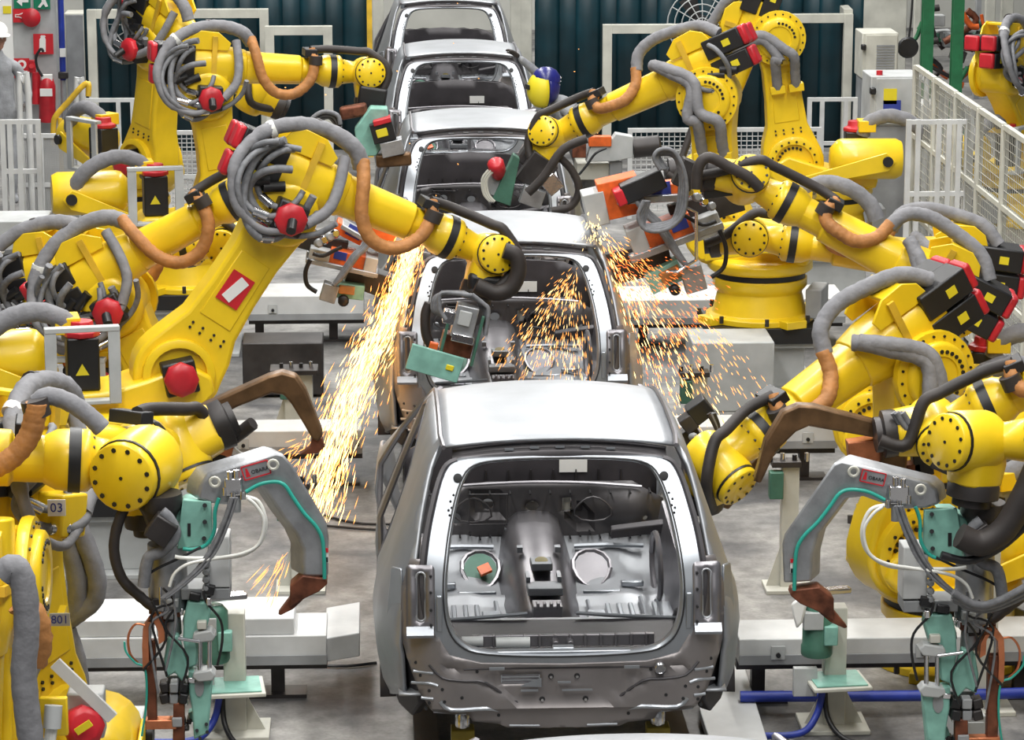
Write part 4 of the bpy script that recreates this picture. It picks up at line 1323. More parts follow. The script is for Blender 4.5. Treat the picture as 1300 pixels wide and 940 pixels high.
# gun of the robot right of the nearest car
g = thing('dark_gun', 'dark steel gun behind the right pillar of the nearest car', 'welding gun', P(905, 620, 1.5))
q = lambda n_, x0, y0, x1, y1, Y, dep, m_, a=0, bev=.006: pbox(MB(), x0, y0, x1, y1, Y, dep, a).build(n_, m_, g, bev=bev)
q('servo_motor', 876, 512, 904, 536, 1.75, .14, 'black', -38)
q('coupling', 866, 530, 884, 550, 1.75, .12, 'dark', -38)
q('gun_frame', 868, 545, 892, 575, 1.85, .12, 'dark', -30)
q('lower_bracket', 895, 622, 932, 646, 1.7, .14, 'dark', -40)
MB().prism(PT([(905, 640), (975, 568), (988, 574), (925, 648)], 1.65), (0, .1, 0)).build('gun_arm', 'bronze', g, bev=.01)
for i in range(5):
    MB().lathe(P(878+i*7, 555+((i*11) % 13), 1.7), (.4, -1, .3), [(.02, 0), (.022, .03), (.012, .05)], 8).build('fitting', ('mgrey', 'chrome', 'black')[i % 3], g)
for i in range(3):
    MB().tube(PT([(906-3*i, 525), (912, 545+3*i), (905, 560+4*i), (892, 566+4*i)], 1.68), .014, 7, 4).build('cable', ('black', 'cable', 'rubber')[i], g)

# ------------------------------------------------------------------ line equipment on the floor
def beam(x0, x1, y0, y1, z0, z1, label, cover=None, legs=()):
    t = thing('cross_beam', label, 'beam', ((x0+x1)/2, (y0+y1)/2, 0), 'pale cross beams')
    MB().box(((x0+x1)/2, (y0+y1)/2, (z0+z1)/2), x1-x0, y1-y0, z1-z0).build('beam_box', 'white', t, bev=.006)
    MB().box(((x0+x1)/2, y0-.004, z0+.03), x1-x0, .012, .05).build('side_rail', 'mgrey', t)
    MB().box(((x0+x1)/2, (y0+y1)/2+.05, z0-.03), x1-x0, (y1-y0)*.7, .05).build('cable_tray', 'dark', t)
    if cover:
        for a, b in cover:
            MB().box(((a+b)/2, (y0+y1)/2+.01, z1+.045), b-a-.012, y1-y0-.01, .09).build('cover_plate', 'white', t, bev=.006)
    x = x0+.2
    while x < x1:
        b = MB().box((x, y0-.012, (z0+z1)/2), .07, .012, .07).build('latch_bracket', 'pale', t)
        MB().cyl((x, y0-.03, (z0+z1)/2-.01), (x, y0, (z0+z1)/2-.01), .013, n=8).build('latch_knob', 'black', b)
        x += .75
    for lx in legs:
        l = MB().box((lx, (y0+y1)/2, z0/2), .07, .07, z0).build('leg', 'dark', t)
        MB().box((lx, (y0+y1)/2, .01), .3, .16, .02).build('foot_plate', 'dark', l)
    return t
beam(-3.4, -1.12, 1.35, 1.75, .22, .38, 'pale cross beam with raised covers, left of the nearest car', cover=((-3.4, -2.72), (-2.70, -2.02), (-2.0, -1.28)), legs=(-2.9, -1.38))
MB_ = MB().prism([V((-1.13, 1.36, .23)), V((-.95, 1.45, .23)), V((-.95, 2.0, .23)), V((-1.13, 1.9, .23))], (0, 0, .13))
tag(MB_.build('end_plate', 'white', bev=.006), 'white sloped end plate joining the left beam to the nearest car', 'plate')
beam(1.0, 2.85, 1.18, 1.52, .24, .38, 'pale cross beam right of the nearest car, behind the green motor', legs=(1.12, 2.5))
beam(-1.93, -.95, 5.72, 6.05, .24, .40, 'pale cross beam under the left spark stream', legs=(-1.8, -1.12))
beam(1.05, 2.2, 5.72, 6.05, .24, .40, 'pale cross beam right of the second car', legs=(1.2, 2.0))
beam(-1.88, -.95, 10.2, 10.75, .22, .42, 'pale cross beam left of the third car', legs=(-1.8, -1.2))
beam(1.0, 2.9, 9.9, 10.5, .22, .42, 'pale cross beam behind the right spark shower', legs=(1.3, 2.4))
tag(MB().tube([(1.0, 1.10, .10), (2.0, 1.07, .10), (2.6, 1.1, .10), (2.85, 1.1, .10)], .03, 8, 4).build('blue_hose', 'blue'), 'long blue hose under the right cross beam', 'hose')

def locate_post(x, y, label):
    t = thing('locating_post', label, 'support post', (x, y, 0), 'support posts under the cars')
    MB().box((x, y, .015), .22, .22, .03).build('foot', 'dark', t, bev=.004)
    MB().box((x, y, .2), .11, .10, .36).build('column', 'olive', t, bev=.006)
    MB().lathe((x, y, .38), Z, [(.035, 0), (.035, .06), (.02, .085)], 10).build('pin', 'chrome', t)
for k in range(5):
    w_ = ('nearest', 'second', 'third', 'fourth', 'farthest')[k]
    for sx in (-1, 1):
        for yy in (-.10, 1.9):
            locate_post(sx*.46, 5.2*k+yy, '%s support post at the %s of the %s car' % ('olive left' if sx < 0 else 'olive right', 'rear' if yy < 1 else 'front', w_))
for sx in (-1, 1):
    t = MB().box((sx*.62, 12, .05), .12, 36, .10).build('conveyor_rail', 'dark')
    tag(t, 'dark steel rail on the floor along the %s side of the cars' % ('left' if sx < 0 else 'right'), 'rail')
tag(MB().prism([V((.78, .2, .02)), V((1.06, .2, .02)), V((1.10, 2.0, .02)), V((.95, 2.0, .02)), V((.78, 1.0, .02))], (0, 0, .05)).build('deck_plate', 'white', bev=.005), 'scuffed white deck plate at the right rear of the nearest car', 'plate')

def dresser(px, py, fm, label):
    """stand with tray and green dresser motor; fm shifts pixels of the right one"""
    b = PZ(px, py, 0)
    Y = b.y
    t = thing('tip_dresser_stand', label, 'stand', b, 'tip dresser stands')
    MB().box(b+V((0, 0, .012)), .34, .30, .024).build('base_plate', 'cream', t, bev=.004)
    MB().box(b+V((0, 0, .33)), .11, .10, .62).build('post', 'cream', t, bev=.005)
    for sx in (-1, 1):
        MB().prism([b+V((sx*.05, -.03, .02)), b+V((sx*.15, -.03, .02)), b+V((sx*.05, -.03, .22))], (0, .012, 0)).build('gusset', 'cream', t)
    MB().box(b+V((0, -.10, .27)), .30, .28, .02, .1).build('tray', 'cream', t, bev=.005)
    MB().box(b+V((0, -.10, .285)), .26, .24, .006, .1).build('tray_liner', 'mint', t)
    mc = b+V((-.10, -.06, .40))
    mo = MB().lathe(mc, Z, [(.075, 0), (.08, .01), (.08, .05), (.074, .06), (.074, .26), (.05, .29)], 18).build('dresser_motor', 'dgreen', t)
    MB().box(mc+V((-.03, -.06, .20)), .10, .05, .09).build('motor_cover', 'pale', mo, bev=.004)
    MB().box(mc+V((.06, -.05, .12)), .07, .06, .10).build('terminal_box', 'mint', mo, bev=.006)
    MB().box(mc+V((0.02, .0, .33)), .30, .07, .03, .25).build('dresser_head', 'chrome', t, bev=.008)
    MB().box(mc+V((-.06, -.03, -.13)), .12, .04, .15).build('chip_box', 'pale', t, bev=.004)
    MB().prism([mc+V((-.15, -.10, .30)), mc+V((-.11, -.11, .33)), mc+V((-.07, -.10, .29)), mc+V((-.09, -.10, .20)), mc+V((-.12, -.11, .17)), mc+V((-.14, -.10, .24))], (.01, .05, -.01)).build('white_rag', 'swhite', t, bev=.012)
    MB().tube([b+V((-.06, -.1, .26)), b+V((-.05, -.15, .1)), b+V((.02, -.25, .02)), b+V((.16, -.35, .01))], .014, 8, 5).build('drain_hose', 'black', t)
    MB().tube([b+V((-.07, -.12, .26)), b+V((-.10, -.14, .12)), b+V((-.18, -.2, .04)), b+V((-.34, -.22, .03)), b+V((-.5, -.18, .03))], .018, 8, 5).build('blue_hose', 'blue', t)
dresser(1057, 922, None, 'stand with tray and green motor right of the nearest car')
dresser(300, 930, None, 'stand with tray and green motor behind the left grey gun')

def column_post(px, py, w_, h, label, m='cream', head=True):
    b = PZ(px, py, 0)
    t = thing('column_post', label, 'post', b, 'pale fixture posts')
    MB().box(b+V((0, 0, .012)), w_+.18, w_+.14, .024).build('base_plate', m, t, bev=.003)
    MB().box(b+V((0, 0, h/2)), w_, w_*.8, h).build('post', m, t, bev=.005)
    MB().prism([b+V((-w_/2, -.01, .02)), b+V((-w_/2-.08, -.01, .02)), b+V((-w_/2, -.01, .26))], (0, .012, 0)).build('gusset', m, t)
    if head:
        MB().box(b+V((-.03, -.02, h+.02)), w_*1.7, w_*1.1, .035).build('head_plate', 'dark', t, bev=.004)
        for i in range(4):
            MB().cyl(b+V((-.12+.07*i, -.03, h+.03)), b+V((-.12+.07*i, -.03, h+.07+.01*(i % 2))), .014, n=8).build('sensor', ('black', 'chrome')[i % 2], t)
        MB().box(b+V((-.09, -.06, h-.1)), .08, .08, .16).build('green_unit', 'dgreen', t, bev=.006)
column_post(382, 748, .11, .62, 'pale post behind the left grey gun opening')
column_post(1000, 748, .10, .75, 'pale post left of the right grey gun')
column_post(380, 545, .20, .42, 'wide pale stand under the left spark stream')
column_post(885, 575, .12, .55, 'pale post right of the second car, in the sparks')
column_post(1245, 900, .13, .95, 'thick pale post behind the right copper shunt', head=False)
column_post(240, 760, .22, .75, 'wide pale post behind the left wrist', 'pale', head=False)
column_post(1030, 555, .12, .42, 'pale post between the right robots', head=False)
# small boxes on the floor
def cabinet(px, py, w_, d_, h, label, m='pale'):
    b = PZ(px, py, 0)
    t = thing('junction_box', label, 'box', b)
    MB().box(b+V((0, d_/2, h/2)), w_, d_, h).build('body', m, t, bev=.006)
    MB().box(b+V((0, -.006, h/2)), w_*.86, .012, h*.84).build('door', m, t, bev=.003)
    MB().cyl(b+V((w_*.3, -.03, h*.55)), b+V((w_*.3, 0, h*.55)), .012, n=8).build('latch', 'black', t)
cabinet(162, 1010, .16, .2, .38, 'small grey box on the floor at the lower left')
cabinet(1228, 1000, .16, .2, .36, 'small grey box on the floor at the lower right')
# pale duct along the right fence
tag(MB().prism([PZ(1213, 452, .22), PZ(1300, 514, .22), PZ(1420, 600, .22), PZ(1330, 640, .22), PZ(1172, 524, .22)], (0, 0, -.21)).build('floor_duct', 'white', bev=.006), 'pale flat duct on the floor beside the right mesh fence', 'duct')
tag(MB().box((1.75, 8.05, .26), .6, .5, .52).build('equipment_box', 'pale', bev=.01), 'plain grey box in front of the right pedestal', 'box')
tag(MB().box((-1.55, 8.6, .22), .6, .4, .4).build('equipment_box', 'dark', bev=.01), 'dark low box behind the left transformer gun', 'box')
# left machine bench at the edge
t = thing('pale_bench', 'pale grey machine bench at the left edge below the white railing', 'bench', P(20, 330, 9.5))
pbox(MB(), -40, 282, 56, 318, 9.5, .5).build('bench_top', 'pale', t, bev=.008)
pbox(MB(), -40, 318, 52, 326, 9.52, .46).build('bench_rail', 'white', t)
for px in (4, 44):
    pbox(MB(), px, 326, px+8, 430, 9.55, .06).build('leg', 'mgrey', t)
for yy in (300, 322):
    pbox(MB(), 14, yy, 22, yy+7, 9.49, .01).build('warning_sticker', 'sticker', t)

# ------------------------------------------------------------------ fences and rails
def wire_grid(mb, p, u, v, nu, nv, r):
    for i in range(nu+1):
        a = p+u*(i/nu)
        mb.bar(a, a+v, r)
    for j in range(nv+1):
        a = p+v*(j/nv)
        mb.bar(a, a+u, r)
t = thing('mesh_fence', 'tall cream mesh fence running along the right side of the line', 'fence', (3.9, 10, 0))
ys = [5.0+.95*i for i in range(9)]
for i, y in enumerate(ys):
    MB().box((3.9, y, .98), .05, .05, 1.96).build('fence_post', 'cream', t)
    MB().box((3.9, y, .01), .12, .12, .02).build('post_foot', 'cream', t)
    if i < len(ys)-1:
        for z_ in (.10, .66, 1.34, 1.95):
            MB().box((3.9, y+.475, z_), .04, .90, .04).build('fence_rail', 'cream', t)
        m = MB()
        wire_grid(m, V((3.9, y+.03, .12)), V((0, .89, 0)), V((0, 0, 1.8)), 14, 28, .0045)
        m.build('wire_mesh', 'cream', t, kind='stuff', smooth=False)

def railing(posts, ytop, Y, label, nb=2, mesh=0, h=None, m='white', dep=None, sz=.045):
    """low railing facing the camera: posts are pixel columns, Y its distance"""
    a, b = P(posts[0], ytop, Y), P(posts[-1], ytop, Y)
    h = h or a.z
    t = thing('guard_railing', label, 'railing', ((a.x+b.x)/2, Y, 0), 'white guard railings')
    for px in posts:
        x = P(px, ytop, Y).x
        MB().box((x, Y, h/2), sz, sz, h).build('post', m, t)
    for z_ in [h-.02]+[h*k/(nb) for k in range(1, nb)]:
        MB().bar((a.x, Y, z_), (b.x, Y, z_), sz*.9).build('rail', m, t)
    if mesh:
        g = MB()
        wire_grid(g, V((a.x, Y, .08)), V((b.x-a.x, 0, 0)), V((0, 0, h-.12)), mesh, int(mesh*h/(b.x-a.x)+1), .008)
        g.build('wire_mesh', m, t, kind='stuff', smooth=False)
    return t
railing([3, 12, 24, 48], 152, 13.5, 'white railing at the left edge by the helmeted worker', 3)
railing([26, 52, 100], 170, 15.5, 'white mesh railing behind the left edge railing', 2, 40)
railing([98, 112, 150, 168], 125, 18.0, 'short white hoop railing before the left curtain', 2)
railing([205, 300, 420], 166, 16.2, 'white mesh railing in front of the left curtain', 2, 34)
railing([800, 900, 1040], 163, 16.2, 'white mesh railing in front of the right curtain', 2, 34)
railing([1028, 1044, 1074, 1086], 124, 18.0, 'short white hoop railing before the right curtain', 2)
railing([1106, 1150], 165, 15.0, 'narrow mesh railing beside the grey cabinet', 2, 12)
railing([1154, 1166, 1192, 1205, 1218, 1229], 152, 10.25, 'white barred gate standing in front of the right mesh fence', 3, sz=.04)
t = thing('side_gate', 'white barred side gate running back from the front gate', 'gate', (P(1236, 152, 10.3).x, 11.2, 0))
gx = P(1236, 152, 10.3).x
for k in range(9):
    MB().box((gx, 10.35+k*.22, .92), .03, .03, 1.84).build('gate_bar', 'white', t)
for z_ in (.12, .9, 1.86):
    MB().box((gx, 11.23, z_), .035, 1.8, .04).build('gate_rail', 'white', t)
t = thing('dark_machine', 'dark machine cabinet behind the narrow mesh railing', 'machine', (P(1128, 200, 15.6).x, 15.8, 0))
MB().box((P(1128, 200, 15.6).x, 15.9, .5), .42, .5, 1.0).build('body', 'dark', t, bev=.02)
MB().box((P(1128, 200, 15.6).x, 15.63, .55), .3, .02, .7).build('door', 'black', t, bev=.01)
for px, lab in ((97, 'left'), (1098, 'right')):
    a = P(px, 105, 17.5)
    tag(MB().tube([(a.x, 17.5, 0), (a.x, 17.5, a.z-.05), (a.x+.03, 17.5, a.z), (a.x+.06, 17.5, a.z-.05), (a.x+.06, 17.5, 0)], .03, 8, 3).build('hoop_post', 'white'), 'tall white hoop post before the %s curtain' % lab, 'post')
a = P(24, 104, 14.2)
tag(MB().tube([(a.x, 14.2, 0), (a.x, 14.2, a.z-.05), (a.x+.04, 14.2, a.z), (a.x+.08, 14.2, a.z-.05), (a.x+.08, 14.2, 0)], .03, 8, 3).build('hoop_post', 'white'), 'tall white hoop post beside the helmeted worker', 'post')
a = P(1166, 102, 14.2)
tag(MB().tube([(a.x, 14.2, 0), (a.x, 14.2, a.z-.05), (a.x+.04, 14.2, a.z), (a.x+.08, 14.2, a.z-.05), (a.x+.08, 14.2, 0)], .03, 8, 3).build('hoop_post', 'white'), 'tall white hoop post by the grey cabinets', 'post')
t = thing('yellow_handrail', 'yellow tubular handrail at the left behind the white railing', 'handrail', PZ(72, 225, 0))
MB().tube(PT([(68, 185), (68, 158), (72, 146), (88, 128), (102, 112), (112, 106), (112, 122)], 17.2), .03, 8, 4).build('top_tube', 'yellow2', t)
MB().tube([P(76, 150, 17.2), V((P(76, 150, 17.2).x, 17.2, 0))], .025, 8, 1).build('post', 'yellow2', t)

# ------------------------------------------------------------------ curtains and frames at the end of the line
M['curtain'] = mat('teal_weld_curtain', (.004, .034, .048), .4, var=.25, scale=3)
def curtain(px0, px1, Y, label):
    a, b = P(px0, 160, Y).x, P(px1, 160, Y).x
    t = thing('weld_curtain', label, 'curtain', ((a+b)/2, Y, 0), 'dark teal weld curtains')
    n = int((b-a)/.23)
    w_ = (b-a)/n
    for i in range(n):
        x0 = a+i*w_
        ring = []
        for z_ in (.06, 2.9):
            ring.append([(x0-.02+(w_+.05)*k/6, Y+.035*math.sin(PI*k/6)*(1 if i % 2 else -1)+.03*(i % 2), z_) for k in range(7)])
        m = MB().loft(ring, caps=False, closed=False)
        solid(m.build('curtain_strip', 'curtain', t, sharp=80), .004)
    MB().box(((a+b)/2, Y+.02, 2.93), b-a+.1, .06, .06).build('curtain_rail', 'cream', t)
    return t
curtain(113, 466, 20.6, 'dark teal strip curtain left of the car gap')
curtain(681, 1090, 20.6, 'dark teal strip curtain right of the car gap')
def portal(px0, px1, ytop, Y, label, sz=.10):
    a, b = P(px0, ytop, Y), P(px1, ytop, Y)
    h = a.z
    t = thing('portal_frame', label, 'frame', ((a.x+b.x)/2, Y, 0), 'cream portal frames')
    for x in (a.x, b.x):
        MB().box((x, Y, h/2), sz, sz, h).build('post', 'cream', t, bev=.004)
    MB().box(((a.x+b.x)/2, Y, h-sz/2), b.x-a.x-sz, sz*.96, sz).build('top_beam', 'cream', t, bev=.004)
portal(116, 335, 12, 20.1, 'cream portal frame before the left curtain, wider and taller')
portal(342, 416, 33, 19.8, 'narrow cream portal frame beside the level yellow forearm')
portal(771, 905, 31, 19.8, 'cream portal frame right of the masked welder')
portal(930, 1077, 18, 20.1, 'tall cream portal frame beside the grey cabinets')
tag(MB().bar(P(1077, 18, 20.1), P(1020, -40, 26), .1).build('frame_strut', 'cream'), 'cream strut running back from the right portal frame', 'strut')
a, b = P(473, 100, 22.9), P(640, 100, 22.9)
tag(MB().box((P(469, 20, 20.5).x, 20.5, 1.5), .06, .06, 3.0).build('gap_post', 'yellow2'), 'thin yellow post at the left edge of the car gap', 'post')
for i, px in enumerate((480, 655, 668)):
    tag(MB().box((P(px, 20, 23.6).x, 23.6, 1.6), .14, .1, 3.2).build('door_jamb', 'cream', bev=.01), ('cream jamb post left of the farthest car', 'cream jamb post right of the farthest car', 'cream jamb post against the right curtain')[i], 'post')
def fan(px, py, Y, r, label):
    c = P(px, py, Y)
    t = thing('wall_fan', label, 'fan', c, 'round wire guard fans')
    for i in range(5):
        rr = r*(i+1)/5
        MB().tube([c+V((rr*math.cos(g), -.12*(1-(i/4)**2), rr*math.sin(g))) for g in [2*PI*k/28 for k in range(29)]], .008, 5, 1).build('guard_ring', 'pale', t)
    for k in range(12):
        g = 2*PI*k/12
        MB().tube([c+V((0, -.13, 0)), c+V((r*.5*math.cos(g), -.11, r*.5*math.sin(g))), c+V((r*math.cos(g), 0, r*math.sin(g)))], .006, 5, 2).build('guard_spoke', 'pale', t)
    MB().lathe(c, (0, 1, 0), [(.09, -.08), (.1, 0), (.09, .2)], 14).build('motor', 'dark', t)
    for k in range(3):
        g = 2*PI*k/3
        u, v = V((math.cos(g), 0, math.sin(g))), V((-math.sin(g), 0, math.cos(g)))
        MB().prism([c+u*.06-v*.04, c+u*r*.85-v*.12+V((0, .04, 0)), c+u*r*.9+v*.1-V((0, .04, 0)), c+u*.06+v*.05], (0, .01, 0)).build('blade', 'dark', t)
    MB().cyl(c+V((0, .12, 0)), V((c.x, c.y+.12, 0)), .04, n=10).build('stand_pole', 'dark', t)
fan(890, 30, 20.2, .38, 'round wire guard fan above the right portal frame')
fan(175, 30, 20.3, .42, 'round wire guard fan above the far left robot')
# ------------------------------------------------------------------ cabinets and steel at the right end
def elec(x0, y0, x1, y1, Y, dep, label, m, vent=False, sticker=False):
    a, b = P(x0, y0, Y), P(x1, y0, Y)
    h = a.z
    zb = P(x0, y1, Y).z
    t = thing('control_cabinet', label, 'cabinet', ((a.x+b.x)/2, Y, 0), 'control cabinets')
    w_ = b.x-a.x
    cx = (a.x+b.x)/2
    MB().box((cx, Y+dep/2, (h+zb)/2), w_, dep, h-zb).build('body', m, t, bev=.01)
    if zb > .05:
        MB().box((cx, Y+dep/2, zb/2), w_*.9, dep*.9, zb).build('plinth', 'mgrey', t)
    d_ = MB().box((cx+w_*.03, Y-.01, (h+zb)/2), w_*.86, .02, (h-zb)*.92).build('door', m, t, bev=.004)
    MB().box((a.x+w_*.02, Y-.05, (h+zb)/2+.1), .05, .08, .06).build('handle', 'black', d_, bev=.01)
    if vent:
        for k in range(10):
            MB().box((cx+w_*.14, Y-.024, zb+(h-zb)*(.18+.06*k)), w_*.5, .01, .02).build('vent_louvre', 'mgrey', d_)
    if sticker:
        MB().box((cx-w_*.12, Y-.024, h-.18), .12, .006, .14).build('yellow_notice', 'sticker', d_)
        MB().box((cx-w_*.08, Y-.024, zb+.16), .16, .006, .15).build('blue_notice', 'sblue', d_)
        MB().cyl((cx-w_*.3, Y+.1, h), (cx-w_*.3, Y+.1, h+.04), .03, n=10).build('red_button', 'red', t)
    return t
elec(1095, 42, 1141, 100, 18.6, .5, 'cream tall control cabinet with louvres by the right portal frame', 'cream', vent=True)
elec(1106, 97, 1170, 160, 13.4, .5, 'grey control cabinet with yellow and blue notices', 'pale', sticker=True)
elec(1158, 132, 1192, 165, 15.8, .4, 'small white control cabinet beside the barred gate', 'white')
for px, lab in ((1177, 'green steel column right of the cream cabinet'), (1215, 'green steel column nearer the right edge')):
    x = P(px, 50, 22).x
    t = thing('steel_column', lab, 'column', (x, 22, 0), 'green columns')
    for dy in (-.06, .06):
        MB().box((x, 22+dy, 2), .13, .02, 4).build('flange', 'green', t)
    MB().box((x, 22, 2), .02, .1, 4).build('web', 'green', t)
    MB().box((x, 22, .01), .3, .3, .02).build('foot', 'green', t)
for i, (x0, x1, Y) in enumerate(((1095, 1150, 27), (1160, 1168, 25.6), (1250, 1262, 25.8), (1270, 1285, 26))):
    a, b = P(x0, 40, Y).x, P(x1, 40, Y).x
    tag(MB().box(((a+b)/2, Y, 2), b-a, .1, 4).build('wall_panel', 'cream', bev=.01), ('wide cream panel behind the louvred cabinet', 'thin cream upright left of the green columns', 'cream upright right of the green columns', 'cream upright at the top right corner')[i], 'panel')
rnd = random.Random(4)
t = thing('pipe_rack', 'tangle of pipes and machinery behind the green columns', 'machinery', PZ(1215, 120, 0))
for i in range(26):
    x0, y0 = rnd.uniform(1170, 1265), rnd.uniform(0, 95)
    Y = rnd.uniform(23.3, 24)
    pts = [(x0, y0), (x0+rnd.uniform(-20, 20), y0+rnd.uniform(5, 25)), (x0+rnd.uniform(-30, 30), y0+rnd.uniform(15, 45))]
    MB().tube(PT(pts, Y), rnd.uniform(.02, .05), 7, 4).build('pipe', rnd.choice(('dark', 'rust', 'mgrey', 'dgreen', 'rubber', 'orange', 'mgrey', 'green')), t)
for i in range(12):
    x0, y0 = rnd.uniform(1170, 1260), rnd.uniform(10, 100)
    pbox(MB(), x0, y0, x0+rnd.uniform(8, 22), y0+rnd.uniform(6, 18), rnd.uniform(23.4, 24), .2, rnd.uniform(-20, 20)).build('machine_block', rnd.choice(('mgrey', 'dark', 'rust', 'pale')), t, bev=.01)
for x0 in (1172, 1238):
    pbox(MB(), x0, 0, x0+6, 135, 25.2, .1).build('rack_upright', 'mgrey', t)
# black lamp hanging before the cream panel
t = thing('hanging_hook', 'black round hook block hanging from a chain right of the cabinets', 'hook', P(1152, 60, 19.5))
MB().tube(PT([(1160, -30), (1157, 20), (1154, 48)], 19.5), .012, 6, 3).build('chain', 'black', t)
MB().lathe(P(1152, 60, 19.4), (0, -1, 0), [(.10, 0), (.12, .03), (.10, .06), (.05, .06)], 18).build('hook_block', 'black', t)

# ------------------------------------------------------------------ wall pillar, signs, extinguisher
Yp = 21.4
t = thing('wall_pillar', 'grey wall pillar with safety signs at the top left', 'pillar', PZ(40, 200, 0))
a, b = P(14, 60, Yp).x, P(72, 60, Yp).x
MB().box(((a+b)/2, Yp+.3, 2), b-a, .5, 4).build('pillar_body', 'pale', t, bev=.01)
t = thing('notice_board', 'white notice board at the top left corner', 'board', P(5, 60, Yp))
pbox(MB(), -30, -10, 15, 88, Yp-.02, .05).build('board_panel', 'swhite', t)
pbox(MB(), -30, 86, 17, 91, Yp-.05, .06).build('board_frame', 'cream', t)
pbox(MB(), 4, 8, 14, 17, Yp-.03, .01).build('yellow_note', 'sticker', t)
def sign(x0, y0, x1, y1, m, label, marks, Y=Yp-.01):
    s_ = thing('safety_sign', label, 'sign', P((x0+x1)/2, y1, Y), 'safety signs on the pillar')
    pbox(MB(), x0, y0, x1, y1, Y, .02).build('sign_plate', m, s_)
    for kind, pts in marks:
        MB().prism(PT(pts, Y-.012), (0, .008, 0)).build('sign_mark', kind, s_)
    return s_
sign(18, -8, 38, 10, 'sgreen', 'green exit arrow sign at the top of the pillar', [('swhite', [(21, 2), (28, -4), (28, 0), (36, 0), (36, 3), (28, 3), (28, 8)])])
sign(43, -8, 63, 11, 'sgreen', 'green running figure sign at the top of the pillar', [('swhite', [(48, 9), (53, 2), (52, -4), (56, -5), (58, 1), (61, 8), (58, 9), (55, 5), (51, 10)])])
sign(17, 12, 34, 28, 'sred', 'red alarm horn sign on the pillar', [('swhite', [(19, 18), (24, 18), (31, 15), (31, 25), (24, 22), (19, 22)]), ('sred', [(20, 19), (24, 19), (29.5, 17), (29.5, 23), (24, 21), (20, 21)])])
sign(43, 44, 67, 68, 'sred', 'red fire extinguisher sign on the pillar', [('swhite', [(50, 50), (52, 47), (56, 46), (58, 50), (58, 66), (50, 66)]), ('swhite', [(52, 45), (57, 45), (58, 47), (51, 47)])])
sg_ = sign(18, 75, 37, 98, 'sred', 'red alarm button sign on the pillar', [('swhite', [(27.5+6*math.cos(g), 82+6*math.sin(g)) for g in [2*PI*k/14 for k in range(14)]]), ('swhite', [(20, 90), (35, 90), (35, 96), (20, 96)])])
MB().prism(PT([(27.5+3*math.cos(g), 82+3*math.sin(g)) for g in [2*PI*k/12 for k in range(12)]], Yp-.03), (0, .008, 0)).build('sign_mark', 'sred', sg_)
tag(MB().lathe(P(40, 22, Yp-.02), (0, -1, 0), [(.10, 0), (.11, .04), (.06, .08)], 16).build('alarm_bell', 'red'), 'round red alarm bell on the grey pillar', 'bell')
t = thing('call_point', 'red alarm call point beside the button sign', 'alarm box', P(41, 85, Yp))
pbox(MB(), 37, 77, 45, 92, Yp-.06, .06).build('box', 'red', t, bev=.01)
MB().cyl(P(40, 84, Yp-.1), P(40, 84, Yp), .03, n=10).build('button', 'sred', t)
t = thing('fire_extinguisher', 'red fire extinguisher hanging on the grey pillar', 'fire extinguisher', P(60, 155, Yp-.15))
c0, c1 = P(60, 155, Yp-.15), P(60, 100, Yp-.15)
MB().lathe(c0, c1-c0, [(.08, 0), (.095, .03), (.095, .42), (.07, .5), (.03, .53)], 18).build('cylinder', 'red', t)
pbox(MB(), 51, 113, 66, 122, Yp-.255, .012).build('label_print', 'swhite', t)
pbox(MB(), 53, 95, 66, 103, Yp-.2, .06).build('valve', 'swhite', t, bev=.006)
MB().tube(PT([(54, 97), (47, 85), (46, 72), (52, 62), (55, 66)], Yp-.2), .016, 7, 4).build('hose', 'black', t)
MB().cyl(P(46, 132, Yp-.12), P(46, 92, Yp-.12), .05, n=10).build('horn', 'red', t)
t = thing('wall_pipe', 'blue vertical pipe right of the grey pillar', 'pipe', PZ(80, 190, 0))
x = P(80, 60, Yp).x
MB().cyl((x, Yp-.1, .8), (x, Yp-.1, 4), .035, n=10).build('pipe', 'blue', t)
MB().cyl((x, Yp-.1, 0), (x, Yp-.1, .8), .03, n=10).build('lower_pipe', 'mgrey', t)
pbox(MB(), 76, 62, 83, 72, Yp-.16, .02).build('pipe_tag', 'swhite', t)
pbox(MB(), 74, 92, 86, 100, Yp-.18, .08).build('valve', 'dark', t, bev=.01)
t = thing('wall_locker', 'beige locker between the blue pipe and the left portal frame', 'locker', PZ(95, 190, 0))
pbox(MB(), 84, 22, 109, 165, Yp+.4, .4).build('body', 'cream', t, bev=.01)
pbox(MB(), 86, 24, 107, 163, Yp+.385, .02).build('door', 'mgrey', t, bev=.004)

